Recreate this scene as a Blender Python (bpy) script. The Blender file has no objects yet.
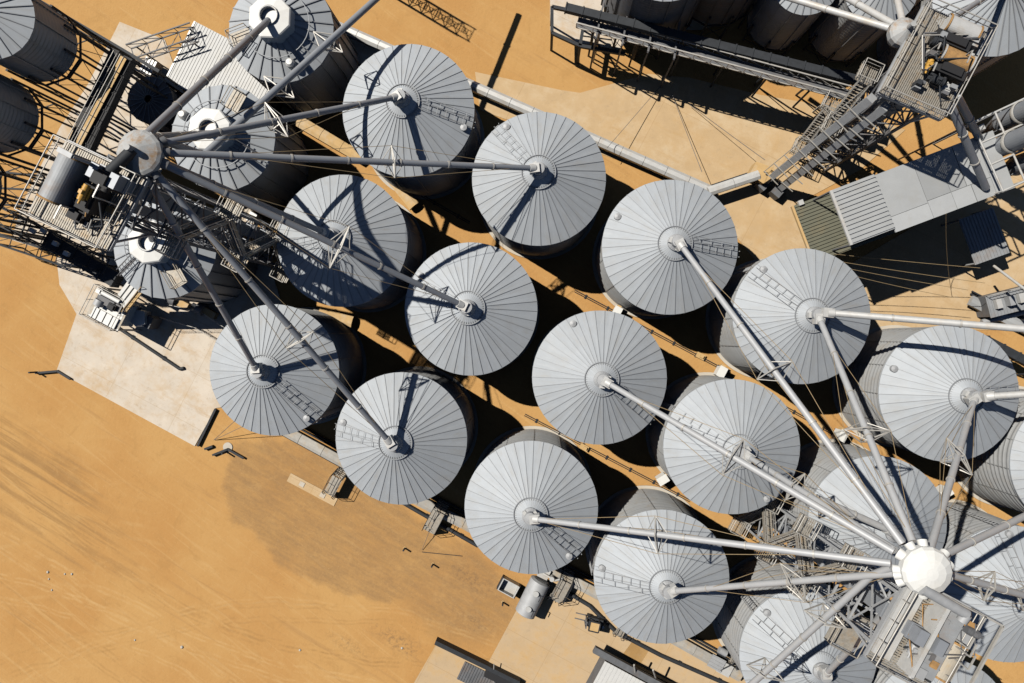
import bpy, math, random
from mathutils import Vector, Matrix
random.seed(7)
S = bpy.context.scene
COL = S.collection
PI = math.pi
# ------------------------------------------------------------------ camera
CW, CH, F = 1024.0, 683.0, 1024 * 24 / 36.0
NX, NY, D = 540.0, 338.0, 70.0            # nadir pixel, drone height
cd = bpy.data.cameras.new('camera'); cam = bpy.data.objects.new('camera', cd); COL.objects.link(cam)
cd.lens = 24; cd.sensor_width = 36; cd.clip_end = 2000
_dir = Vector(((CW/2-NX)/F, -(CH/2-NY)/F, -1)).normalized()
_z = -_dir; _x = Vector((0, 1, 0)).cross(_z).normalized(); _y = _z.cross(_x)
ROT = Matrix((_x, _y, _z)).transposed()
cam.matrix_world = Matrix.Translation((0, 0, D)) @ ROT.to_4x4()
S.camera = cam
def W(px, py, z=0.0):
    r = ROT @ Vector(((px-CW/2)/F, -(py-CH/2)/F, -1))
    t = (z-D)/r.z
    return Vector((r.x*t, r.y*t, z))
U = Vector((.8855, -.464, 0)).normalized(); V = Vector((-.464, -.8855, 0)).normalized()   # along / across the silo rows
UA = math.atan2(U.y, U.x)
Z = Vector((0, 0, 1))
# ------------------------------------------------------------------ materials
def mat(name, col, rough=.6, metal=0.0, var=.12, scale=1.5, bump=0.0, bscale=20, dirt=None, dirt_amt=.4, dscale=.6, tone=False, rand=0.0, stretch=None):
    m = bpy.data.materials.new(name); m.use_nodes = True
    nt = m.node_tree; N = nt.nodes; L = nt.links
    b = N['Principled BSDF']; b.inputs['Roughness'].default_value = rough; b.inputs['Metallic'].default_value = metal
    tc = N.new('ShaderNodeTexCoord')
    src = tc.outputs['Object']
    if stretch:
        mp = N.new('ShaderNodeMapping'); mp.inputs['Scale'].default_value = stretch; L.new(src, mp.inputs['Vector']); src = mp.outputs['Vector']
    n = N.new('ShaderNodeTexNoise'); n.inputs['Scale'].default_value = scale; n.inputs['Detail'].default_value = 6; n.inputs['Roughness'].default_value = .65
    L.new(src, n.inputs['Vector'])
    if rand:
        oi0 = N.new('ShaderNodeObjectInfo'); m0 = N.new('ShaderNodeMath'); m0.operation = 'MULTIPLY'; m0.inputs[1].default_value = 37; L.new(oi0.outputs['Random'], m0.inputs[0]); n.noise_dimensions = '4D'; L.new(m0.outputs[0], n.inputs['W'])
    mr = N.new('ShaderNodeMapRange'); mr.inputs['From Min'].default_value = .25; mr.inputs['From Max'].default_value = .75
    mr.inputs['To Min'].default_value = 1-var; mr.inputs['To Max'].default_value = 1+var
    L.new(n.outputs['Fac'], mr.inputs['Value'])
    fac = mr.outputs['Result']
    if tone:
        a = N.new('ShaderNodeAttribute'); a.attribute_name = 'tone'
        mu = N.new('ShaderNodeMath'); mu.operation = 'MULTIPLY'; L.new(a.outputs['Fac'], mu.inputs[0]); L.new(fac, mu.inputs[1]); fac = mu.outputs[0]
    if rand:
        oi = N.new('ShaderNodeObjectInfo'); m2 = N.new('ShaderNodeMapRange'); m2.inputs['To Min'].default_value = 1-rand; m2.inputs['To Max'].default_value = 1+rand
        L.new(oi.outputs['Random'], m2.inputs['Value'])
        mu = N.new('ShaderNodeMath'); mu.operation = 'MULTIPLY'; L.new(m2.outputs['Result'], mu.inputs[0]); L.new(fac, mu.inputs[1]); fac = mu.outputs[0]
    mx = N.new('ShaderNodeVectorMath'); mx.operation = 'SCALE'; mx.inputs[0].default_value = col; L.new(fac, mx.inputs['Scale'])
    out = mx.outputs['Vector']
    if dirt:
        n2 = N.new('ShaderNodeTexNoise'); n2.inputs['Scale'].default_value = dscale; n2.inputs['Detail'].default_value = 8; n2.inputs['Roughness'].default_value = .7
        L.new(tc.outputs['Object'], n2.inputs['Vector'])
        if rand: n2.noise_dimensions = '4D'; L.new(m0.outputs[0], n2.inputs['W'])
        r2 = N.new('ShaderNodeMapRange'); r2.inputs['From Min'].default_value = .5; r2.inputs['From Max'].default_value = .68; r2.inputs['To Max'].default_value = dirt_amt
        L.new(n2.outputs['Fac'], r2.inputs['Value'])
        mm = N.new('ShaderNodeMix'); mm.data_type = 'RGBA'; L.new(r2.outputs['Result'], mm.inputs['Factor']); L.new(out, mm.inputs['A']); mm.inputs['B'].default_value = (*dirt, 1)
        out = mm.outputs['Result']
    if tone and rand:
        sx = N.new('ShaderNodeSeparateXYZ'); L.new(tc.outputs['Object'], sx.inputs[0])
        at = N.new('ShaderNodeMath'); at.operation = 'ARCTAN2'; L.new(sx.outputs['Y'], at.inputs[0]); L.new(sx.outputs['X'], at.inputs[1])
        an = N.new('ShaderNodeMath'); an.operation = 'MULTIPLY'; L.new(at.outputs[0], an.inputs[0]); an.inputs[1].default_value = 9
        cz = N.new('ShaderNodeCombineXYZ'); L.new(an.outputs[0], cz.inputs['X'])
        zz = N.new('ShaderNodeMath'); zz.operation = 'MULTIPLY'; L.new(sx.outputs['Z'], zz.inputs[0]); zz.inputs[1].default_value = .7; L.new(zz.outputs[0], cz.inputs['Y'])
        ns = N.new('ShaderNodeTexNoise'); ns.noise_dimensions = '4D'; ns.inputs['Scale'].default_value = 1; ns.inputs['Detail'].default_value = 7; ns.inputs['Roughness'].default_value = .7; L.new(cz.outputs[0], ns.inputs['Vector']); L.new(m0.outputs[0], ns.inputs['W'])
        for lo, hi, cc, am in ((.52, .72, (.36, .33, .28, 1), .45), (.48, .30, (.55, .57, .58, 1), .4)):
            rs = N.new('ShaderNodeMapRange'); rs.inputs['From Min'].default_value = lo; rs.inputs['From Max'].default_value = hi; rs.inputs['To Max'].default_value = am; L.new(ns.outputs['Fac'], rs.inputs['Value'])
            ms = N.new('ShaderNodeMix'); ms.data_type = 'RGBA'; L.new(rs.outputs['Result'], ms.inputs['Factor']); L.new(out, ms.inputs['A']); ms.inputs['B'].default_value = cc; out = ms.outputs['Result']
    L.new(out, b.inputs['Base Color'])
    if bump:
        n3 = N.new('ShaderNodeTexNoise'); n3.inputs['Scale'].default_value = bscale; n3.inputs['Detail'].default_value = 4; L.new(tc.outputs['Object'], n3.inputs['Vector'])
        bp = N.new('ShaderNodeBump'); bp.inputs['Strength'].default_value = bump; bp.inputs['Distance'].default_value = .03; L.new(n3.outputs['Fac'], bp.inputs['Height']); L.new(bp.outputs['Normal'], b.inputs['Normal'])
    return m
RUST = (.30, .16, .06); DUST = (.50, .36, .20)
M = {
 'roof':   mat('galvanised_roof', (.425, .455, .485), .68, .08, .06, .9, dirt=(.41, .41, .40), dirt_amt=.35, tone=True, rand=.07),
 'seam':   mat('roof_seam', (.30, .315, .335), .6, .1),  # darker than the sheets: the ribs' thin shadow lines put into the colour
 'wall':   mat('corrugated_wall', (.40, .41, .415), .6, .25, .10, .7, dirt=(.33, .27, .19), dirt_amt=.35, stretch=(1, 1, .15)),
 'steel':  mat('galvanised_steel', (.42, .43, .44), .6, .2, .12, 2),
 'pipe':   mat('spout_pipe', (.30, .32, .35), .5, .2, .10, 1.2, dirt=(.30, .30, .295), dirt_amt=.3),
 'lpipe':  mat('bright_spout_pipe', (.47, .48, .49), .5, .15, .08, 1.2, dirt=(.48, .46, .43), dirt_amt=.3),
 'pale':   mat('pale_steel', (.60, .60, .585), .5, .2, .10, 2, dirt=DUST, dirt_amt=.35),
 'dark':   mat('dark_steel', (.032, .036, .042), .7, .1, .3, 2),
 'mid':    mat('weathered_shaded_steel', (.15, .155, .165), .65, .15, .25, 1.5, dirt=RUST, dirt_amt=.25),  # grey also darkened to carry the shade on the left tower
 'white':  mat('white_paint', (.80, .80, .77), .45, 0, .05, 2, dirt=(.66, .60, .50), dirt_amt=.3),
 'grey':   mat('grey_casing', (.33, .345, .36), .6, .15, .12, 1.5, dirt=RUST, dirt_amt=.3),
 'tanlid': mat('tan_lid', (.46, .41, .33), .7, 0, .15, 3, dirt=(.40, .26, .10), dirt_amt=.5, dscale=1.5),
 'shedw':  mat('shed_white', (.64, .64, .625), .6, 0, .06, 1.5, dirt=(.56, .53, .46), dirt_amt=.4),
 'rustd':  mat('rusty_plate', (.42, .24, .09), .8, 0, .25, 3, dirt=(.20, .12, .06), dirt_amt=.7, dscale=2),
 'rusty':  mat('rusty_pale', (.43, .435, .43), .65, .1, .12, 2, dirt=(.36, .20, .07), dirt_amt=.8, dscale=1.3),
 'rail':   mat('handrail', (.52, .50, .46), .5, .3, .15, 3),
 'cable':  mat('cable', (.42, .31, .17), .6, .2, .1, 3),
 'grate':  mat('steel_grating', (.38, .35, .30), .6, .3, .25, 4, dirt=(.42, .27, .12), dirt_amt=.6, dscale=1.2),
 'conc':   mat('concrete_block', (.58, .53, .45), .85, 0, .12, 1.2, dirt=DUST, dirt_amt=.5),
 'trough': mat('dusty_trough_cover', (.44, .42, .38), .7, .05, .15, 2, tone=True, dirt=(.50, .35, .18), dirt_amt=.7, dscale=.9),
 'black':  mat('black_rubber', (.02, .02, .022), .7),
 'olive':  mat('olive_roof', (.17, .17, .125), .6, .1, .1, 1.5, dirt=(.33, .25, .13), dirt_amt=.4),
 'plate':  mat('flat_roof_sheet', (.50, .515, .52), .55, .3, .06, .8, tone=True, dirt=(.45, .43, .38), dirt_amt=.3),
 'yellow': mat('yellow_motor', (.60, .33, .06), .5),
 'sand':   mat('sandy_cover', (.60, .40, .18), .85, 0, .12, 1.5, dirt=(.62, .56, .46), dirt_amt=.5),
 'glass':  mat('dark_glass', (.03, .035, .04), .1),
}
# ------------------------------------------------------------------ mesh builder
class MB:
    def __init__(s, org=(0, 0, 0)): s.o = Vector(org); s.v = []; s.f = []; s.sm = []; s.mi = []; s.t = []
    def add(s, vs, fs, smooth=False, mi=0, tone=None):
        b = len(s.v); s.v += [Vector(p)-s.o for p in vs]
        for f in fs:
            s.f.append([b+i for i in f]); s.sm.append(smooth); s.mi.append(mi); s.t.append(1.0 if tone is None else tone)
    def obox(s, c, a, b, d, mi=0, tone=None):            # centre and three half axes
        c, a, b, d = Vector(c), Vector(a), Vector(b), Vector(d)
        if a.cross(b).dot(d) < 0: a = -a
        vs = [c+sx*a+sy*b+sz*d for sz in (-1, 1) for sy in (-1, 1) for sx in (-1, 1)]
        s.add(vs, [(0, 2, 3, 1), (4, 5, 7, 6), (0, 1, 5, 4), (2, 6, 7, 3), (0, 4, 6, 2), (1, 3, 7, 5)], mi=mi, tone=tone)
    def box(s, c, su, sv, sz, u=None, mi=0, tone=None):  # c = centre of the bottom face
        u = U if u is None else Vector(u).normalized(); v = Z.cross(u)
        s.obox(Vector(c)+Z*sz/2, u*su/2, v*sv/2, Z*sz/2, mi, tone)
    def beam(s, p, q, w=.1, h=None, mi=0):
        p, q = Vector(p), Vector(q); d = q-p
        if d.length < 1e-6: return
        h = w if h is None else h; dn = d.normalized()
        a = dn.cross(Z)
        a = Vector((U.x, U.y, 0)) if a.length < .05 else a.normalized()
        if abs(dn.z) > .95: a = (U - dn*U.dot(dn)).normalized()
        b = a.cross(dn)
        s.obox((p+q)/2, dn*d.length/2, a*w/2, b*h/2, mi)
    def tube(s, p, q, r, n=10, r2=None, cap=True, mi=0):
        p, q = Vector(p), Vector(q); d = (q-p).normalized(); r2 = r if r2 is None else r2
        a = d.orthogonal().normalized(); b = d.cross(a)
        vs = []
        for i in range(n):
            t = 2*PI*i/n; e = a*math.cos(t)+b*math.sin(t); vs += [p+e*r, q+e*r2]
        s.add(vs, [(2*i, 2*((i+1) % n), 2*((i+1) % n)+1, 2*i+1) for i in range(n)], True, mi)
        if cap:
            s.add([vs[2*i] for i in range(n)], [tuple(reversed(range(n)))], False, mi); s.add([vs[2*i+1] for i in range(n)], [tuple(range(n))], False, mi)
    def path(s, pts, r, n=8, mi=0):
        for p, q in zip(pts, pts[1:]): s.tube(p, q, r, n, mi=mi)
    def lathe(s, prof, n=48, c=(0, 0, 0), smooth=True, mi=0, a0=0, a1=2*PI):
        c = Vector(c); full = abs(a1-a0-2*PI) < 1e-6; m = n if full else n+1
        vs = [c+Vector((r*math.cos(a0+(a1-a0)*i/n), r*math.sin(a0+(a1-a0)*i/n), z)) for (r, z) in prof for i in range(m)]
        k = len(prof)
        s.add(vs, [(j*m+i, j*m+(i+1) % m, (j+1)*m+(i+1) % m, (j+1)*m+i) for j in range(k-1) for i in range(n)], smooth, mi)
    def disc(s, c, r, n=24, mi=0):
        c = Vector(c); s.add([c+Vector((r*math.cos(2*PI*i/n), r*math.sin(2*PI*i/n), 0)) for i in range(n)], [tuple(range(n))], False, mi)
    def prism(s, poly, z0, z1, mi=0, tone=None):
        poly = [Vector((p[0], p[1], 0)) for p in poly]
        ar = sum(a.x*b.y-b.x*a.y for a, b in zip(poly, poly[1:]+poly[:1]))
        if ar < 0: poly.reverse()
        n = len(poly); vs = [p+Z*z0 for p in poly]+[p+Z*z1 for p in poly]
        s.add(vs, [tuple(reversed(range(n))), tuple(range(n, 2*n))]+[(i, (i+1) % n, n+(i+1) % n, n+i) for i in range(n)], mi=mi, tone=tone)
    def grating(s, P, pitch=.15, bar=.1, th=.05):
        P = [Vector(p) for p in P]; n = max(2, int((P[1]-P[0]).length/pitch))
        for i in range(n):
            f = (i+.5)/n; s.beam(P[0].lerp(P[1], f), P[3].lerp(P[2], f), bar, th)
        for f in (.2, .4, .6, .8): s.beam(P[0].lerp(P[3], f)-Z*.05, P[1].lerp(P[2], f)-Z*.05, .05, .05)
    def rail(s, pts, h=1.05, r=.035, step=1.5, close=False, mi=0):
        pts = [Vector(p) for p in pts]
        if close: pts = pts+[pts[0]]
        for p, q in zip(pts, pts[1:]):
            k = max(1, round((q-p).length/step))
            for i in range(k+1):
                a = p.lerp(q, i/k); s.tube(a, a+Z*h, r*.8, 5, cap=False, mi=mi)
            s.tube(p+Z*h, q+Z*h, r, 6, mi=mi); s.tube(p+Z*h*.5, q+Z*h*.5, r*.8, 5, mi=mi)
    def ladder(s, p, q, side, w=.5, r=.03, step=.4, mi=0):
        p, q, side = Vector(p), Vector(q), Vector(side).normalized()
        for e in (-1, 1): s.beam(p+side*e*w/2, q+side*e*w/2, r*2, mi=mi)
        k = int((q-p).length/step)
        for i in range(1, k): a = p.lerp(q, i/k); s.beam(a-side*w/2, a+side*w/2, r*1.6, mi=mi)
    def build(s, name, mats, parent=None, rot=0.0):
        me = bpy.data.meshes.new(name); me.from_pydata([tuple(v) for v in s.v], [], s.f)
        for m in (mats if isinstance(mats, (list, tuple)) else [mats]): me.materials.append(M[m] if isinstance(m, str) else m)
        me.polygons.foreach_set('use_smooth', s.sm); me.polygons.foreach_set('material_index', s.mi)
        a = me.attributes.new('tone', 'FLOAT', 'FACE'); a.data.foreach_set('value', s.t)
        me.update()
        o = bpy.data.objects.new(name, me); COL.objects.link(o); o.rotation_euler.z = rot
        if parent: o.parent = parent
        else: o.location = s.o
        return o
def tag(o, label, cat, group=None):
    o['label'] = label; o['category'] = cat
    if group: o['group'] = group
    return o
def thing(name, label, cat, loc=(0, 0, 0), group=None, rot=0.0):
    o = bpy.data.objects.new(name, None); COL.objects.link(o); o.location = loc; o.rotation_euler.z = rot; o.empty_display_size = .3
    return tag(o, label, cat, group)
def struct(o): o['kind'] = 'structure'; return o
def dup(o, parent=None):
    c = o.copy(); COL.objects.link(c)
    if parent: c.parent = parent
    for ch in list(o.children): dup(ch, c)
    return c
def xy(v): return Vector((v[0], v[1], 0))
def nrm(v): return Vector(v).normalized()

# ------------------------------------------------------------------ light
SA = math.radians(-31.5); SE = math.radians(52.5)        # heading of the shadows in the ground plane, sun height
w = bpy.data.worlds.new('World'); S.world = w; w.use_nodes = True
bg = w.node_tree.nodes['Background']; sk = w.node_tree.nodes.new('ShaderNodeTexSky'); sk.sky_type = 'NISHITA'; sk.sun_disc = False
sd = Vector((-math.cos(SA)*math.cos(SE), -math.sin(SA)*math.cos(SE), math.sin(SE)))
sk.sun_elevation = SE; sk.sun_rotation = math.atan2(sd.x, sd.y) % (2*PI)
w.node_tree.links.new(sk.outputs['Color'], bg.inputs['Color']); bg.inputs['Strength'].default_value = .05; sk.air_density = .55; sk.dust_density = .3; sk.altitude = 1200; sk.ozone_density = 1.5
ld = bpy.data.lights.new('sun', 'SUN'); ld.energy = 5.0; ld.angle = math.radians(.5); ld.color = (1, .95, .87)
so = bpy.data.objects.new('sun', ld); COL.objects.link(so); so.rotation_euler = (-sd).to_track_quat('-Z', 'Y').to_euler(); so.location = sd*150
S.view_settings.view_transform = 'Standard'; S.view_settings.look = 'None'; S.view_settings.gamma = 1; S.view_settings.exposure = -0.08
S.cycles.diffuse_bounces = 0; S.cycles.glossy_bounces = 2

# ------------------------------------------------------------------ ground
def soil():
    m = bpy.data.materials.new('ochre_soil'); m.use_nodes = True; nt = m.node_tree; N = nt.nodes; L = nt.links
    b = N['Principled BSDF']; b.inputs['Roughness'].default_value = .95
    b.inputs['Specular IOR Level'].default_value = .1
    tc = N.new('ShaderNodeTexCoord'); P = tc.outputs['Object']
    def noise(sc, det=6, rough=.6, vec=None, dist=0):
        n = N.new('ShaderNodeTexNoise'); n.inputs['Scale'].default_value = sc; n.inputs['Detail'].default_value = det; n.inputs['Roughness'].default_value = rough; n.inputs['Distortion'].default_value = dist
        L.new(vec or P, n.inputs['Vector']); return n.outputs['Fac']
    def rng(v, a, c, lo=0, hi=1):
        r = N.new('ShaderNodeMapRange'); r.inputs['From Min'].default_value = a; r.inputs['From Max'].default_value = c; r.inputs['To Min'].default_value = lo; r.inputs['To Max'].default_value = hi
        r.interpolation_type = 'SMOOTHSTEP'; L.new(v, r.inputs['Value']); return r.outputs['Result']
    def mix(f, a, c):
        x = N.new('ShaderNodeMix'); x.data_type = 'RGBA'
        L.new(f, x.inputs['Factor'])
        for k, val in (('A', a), ('B', c)):
            if isinstance(val, tuple): x.inputs[k].default_value = (*val, 1)
            else: L.new(val, x.inputs[k])
        return x.outputs['Result']
    def math_(op, a, c):
        x = N.new('ShaderNodeMath'); x.operation = op
        for i, val in enumerate((a, c)):
            if isinstance(val, (int, float)): x.inputs[i].default_value = val
            else: L.new(val, x.inputs[i])
        return x.outputs[0]
    def rot(ang, sc, off=(0, 0, 0)):
        mp = N.new('ShaderNodeMapping'); mp.vector_type = 'TEXTURE'; mp.inputs['Rotation'].default_value = (0, 0, ang)
        mp.inputs['Scale'].default_value = sc; mp.inputs['Location'].default_value = off; L.new(P, mp.inputs['Vector']); return mp.outputs['Vector']
    def blob(px, py, lu, lv, ang, edge=.35, wob=.5):    # soft-edged elliptical stain, 1 inside
        c = W(px, py); vec = rot(ang, (lu, lv, 1), (c.x, c.y, 0))
        g = N.new('ShaderNodeVectorMath'); g.operation = 'LENGTH'; L.new(vec, g.inputs[0])
        d = math_('ADD', g.outputs['Value'], math_('MULTIPLY', math_('SUBTRACT', noise(.18, 6, .65), .5), wob*2))
        return rng(d, 1+edge, 1-edge)
    col = mix(rng(noise(.06, 5), .35, .65), (.52, .280, .098), (.575, .338, .128))
    st = noise(1.0, 6, .7, rot(UA-.18, (9, .55, 1)), .4)
    col = mix(math_('MULTIPLY', rng(st, .52, .72), .55), col, (.62, .395, .17))
    st2 = noise(1.0, 5, .65, rot(UA-.05, (14, .9, 1)), .6)
    col = mix(math_('MULTIPLY', rng(st2, .55, .72), .6), col, (.43, .245, .10))
    # curved wheel marks swinging through the yard
    c0 = W(60, 900)
    wv = N.new('ShaderNodeTexWave'); wv.wave_type = 'RINGS'; wv.rings_direction = 'Z'; wv.inputs['Scale'].default_value = .22; wv.inputs['Distortion'].default_value = 3.0; wv.inputs['Detail'].default_value = 4; wv.inputs['Detail Scale'].default_value = .35
    L.new(rot(0, (1, 1, 1), (c0.x, c0.y, 0)), wv.inputs['Vector'])
    col = mix(math_('MULTIPLY', math_('MULTIPLY', math_('MULTIPLY', rng(wv.outputs['Fac'], .7, 1), rng(noise(.25, 4, .6), .45, .7)), blob(110, 590, 26, 12, UA, .5)), .25), col, (.63, .41, .18))
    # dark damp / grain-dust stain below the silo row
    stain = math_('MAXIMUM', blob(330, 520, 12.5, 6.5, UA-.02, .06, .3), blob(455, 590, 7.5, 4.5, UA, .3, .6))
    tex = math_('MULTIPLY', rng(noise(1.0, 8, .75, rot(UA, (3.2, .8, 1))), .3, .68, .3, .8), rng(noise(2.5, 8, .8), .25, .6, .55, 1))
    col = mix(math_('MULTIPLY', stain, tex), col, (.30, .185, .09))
    col = mix(math_('MULTIPLY', blob(20, 470, 13, 4, UA-.25, .5, .9), rng(st2, .42, .62, .0, .6)), col, (.30, .175, .075))
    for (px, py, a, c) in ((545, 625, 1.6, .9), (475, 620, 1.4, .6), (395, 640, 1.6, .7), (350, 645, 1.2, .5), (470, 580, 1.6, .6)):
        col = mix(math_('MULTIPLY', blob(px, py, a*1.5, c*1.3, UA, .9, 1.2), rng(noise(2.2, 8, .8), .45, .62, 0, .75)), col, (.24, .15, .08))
    mot = noise(.55, 8, .72, None, .8)
    col = mix(math_('MULTIPLY', rng(mot, .52, .70), .22), col, (.62, .39, .165))
    col = mix(math_('MULTIPLY', rng(mot, .48, .32), .35), col, (.42, .235, .085))
    def track(px, py, rr, w_, amt, c_, z_=0):
        c = W(px, py); g = N.new('ShaderNodeVectorMath'); g.operation = 'LENGTH'; L.new(rot(0, (1, 1, 1), (c.x, c.y, 0)), g.inputs[0])
        wob = math_('MULTIPLY', math_('SUBTRACT', noise(.12, 3, .5), .5), 2.5)
        dd = math_('ABSOLUTE', math_('SUBTRACT', math_('ADD', g.outputs['Value'], wob), rr), 0)
        return math_('MULTIPLY', rng(dd, w_, w_*.35), rng(noise(.45, 7, .75), .40, .62, 0, amt))
    for (px, py, rr, am, dk) in ((430, 60, 62, .5, 1), (425, 50, 63.4, .45, 1), (520, -260, 98, .45, 0), (515, -262, 99.6, .4, 0), (700, -330, 118, .4, 1), (700, -330, 119.7, .4, 1), (-120, 1200, 66, .4, 0), (-115, 1195, 67.6, .4, 0), (330, 1500, 92, .35, 1), (330, 1500, 93.6, .35, 1), (300, 1100, 52, .3, 0)):
        for k_ in (0, .45):
            col = mix(track(px, py, rr+k_, .16, am, 0), col, (.40, .225, .085) if dk else (.64, .42, .19))
    # fine gravel and specks
    col = mix(math_('MULTIPLY', rng(noise(6, 3, .7), .62, .72), .35), col, (.68, .50, .28))
    col = mix(math_('MULTIPLY', rng(noise(4.1, 4, .75), .655, .70), .6), col, (.20, .13, .07))
    L.new(col, b.inputs['Base Color'])
    bp = N.new('ShaderNodeBump'); bp.inputs['Strength'].default_value = .5; bp.inputs['Distance'].default_value = .08; L.new(noise(3, 8, .7), bp.inputs['Height']); L.new(bp.outputs['Normal'], b.inputs['Normal'])
    return m
g = MB(); g.add([(-500, -500, 0), (500, -500, 0), (500, 500, 0), (-500, 500, 0)], [(0, 1, 2, 3)])
struct(g.build('ground', soil()))
def slabmat(name, col, joint=4.0, dirt=(.52, .33, .13), amt=.6, ds=.35):
    m = mat(name, col, .9, 0, .10, .5, bump=.15, bscale=6, dirt=dirt, dirt_amt=amt, dscale=ds)
    nt = m.node_tree; N = nt.nodes; L = nt.links; b = N['Principled BSDF']
    src = b.inputs['Base Color'].links[0].from_socket
    tc = N.new('ShaderNodeTexCoord'); mp = N.new('ShaderNodeMapping'); mp.inputs['Rotation'].default_value = (0, 0, -UA); L.new(tc.outputs['Object'], mp.inputs['Vector'])
    br = N.new('ShaderNodeTexBrick'); br.offset = 0; br.inputs['Scale'].default_value = 1; br.inputs['Mortar Size'].default_value = .03; br.inputs['Brick Width'].default_value = joint*1.5; br.inputs['Row Height'].default_value = joint
    br.inputs['Color1'].default_value = (1, 1, 1, 1); br.inputs['Color2'].default_value = (.93, .92, .9, 1); br.inputs['Mortar'].default_value = (.75, .68, .58, 1); L.new(mp.outputs['Vector'], br.inputs['Vector'])
    mu = N.new('ShaderNodeMix'); mu.data_type = 'RGBA'; mu.blend_type = 'MULTIPLY'; mu.inputs['Factor'].default_value = .6; L.new(src, mu.inputs['A']); L.new(br.outputs['Color'], mu.inputs['B'])
    last = mu.outputs['Result']
    for sc_, lo_, hi_, c_, am_, st_ in ((1.6, .56, .70, (.36, .27, .18, 1), .45, (1, 1, 1)), (.5, .54, .72, (.50, .31, .13, 1), .55, (.25, 1.4, 1)), (.22, .5, .66, (.56, .36, .16, 1), .5, (1, 1, 1))):
        m2 = N.new('ShaderNodeMapping'); m2.inputs['Rotation'].default_value = (0, 0, -UA); L.new(tc.outputs['Object'], m2.inputs['Vector'])
        m3 = N.new('ShaderNodeMapping'); m3.inputs['Scale'].default_value = st_; L.new(m2.outputs['Vector'], m3.inputs['Vector'])
        nn = N.new('ShaderNodeTexNoise'); nn.inputs['Scale'].default_value = sc_; nn.inputs['Detail'].default_value = 8; nn.inputs['Roughness'].default_value = .75; L.new(m3.outputs['Vector'], nn.inputs['Vector'])
        r_ = N.new('ShaderNodeMapRange'); r_.inputs['From Min'].default_value = lo_; r_.inputs['From Max'].default_value = hi_; r_.inputs['To Max'].default_value = am_; L.new(nn.outputs['Fac'], r_.inputs['Value'])
        x_ = N.new('ShaderNodeMix'); x_.data_type = 'RGBA'; L.new(r_.outputs['Result'], x_.inputs['Factor']); L.new(last, x_.inputs['A']); x_.inputs['B'].default_value = c_; last = x_.outputs['Result']
    L.new(last, b.inputs['Base Color'])
    return m
PALE = slabmat('pale_concrete', (.68, .60, .50), 5, amt=.45)
TAN = slabmat('dusty_concrete', (.59, .42, .235), 9, dirt=(.64, .51, .34), amt=.7, ds=.25)
TAN2 = slabmat('dusty_slab', (.57, .42, .255), 3.5, dirt=(.58, .36, .14), amt=.7, ds=.5)
def pad(pts, m, h=.08, z0=-.3, name='concrete_pad'):
    mb = MB(); mb.prism([W(*p) for p in pts], z0, h); return struct(mb.build(name, m))
pad([(57, 258), (60, 285), (69, 300), (77, 314), (57, 371), (195, 446), (216, 408), (262, 402), (290, 330), (250, 200), (120, 230)], PALE, .08)
pad([(120, 22), (88, 85), (60, 128), (22, 205), (12, 240), (60, 255), (130, 240), (190, 110), (165, 40)], PALE, .06)
pad([(475, 72), (560, 90), (580, 93), (648, 74), (690, 78), (760, 95), (850, 110), (905, 130), (860, 170), (795, 205), (838, 270), (770, 280), (700, 190), (590, 150), (480, 110)], TAN, .05)
pad([(840, 270), (1010, 170), (1100, 190), (1100, 330), (960, 330), (860, 330)], TAN, .045)
pad([(488, 663), (524, 596), (560, 575), (700, 640), (800, 690), (800, 720), (600, 720)], TAN2, .06)
pad([(404, 700), (437, 643), (500, 675), (520, 720)], TAN2, .055)
pad([(345, 32), (395, 52), (470, 95), (455, 112), (400, 85), (335, 50)], PALE, .05)

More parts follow.
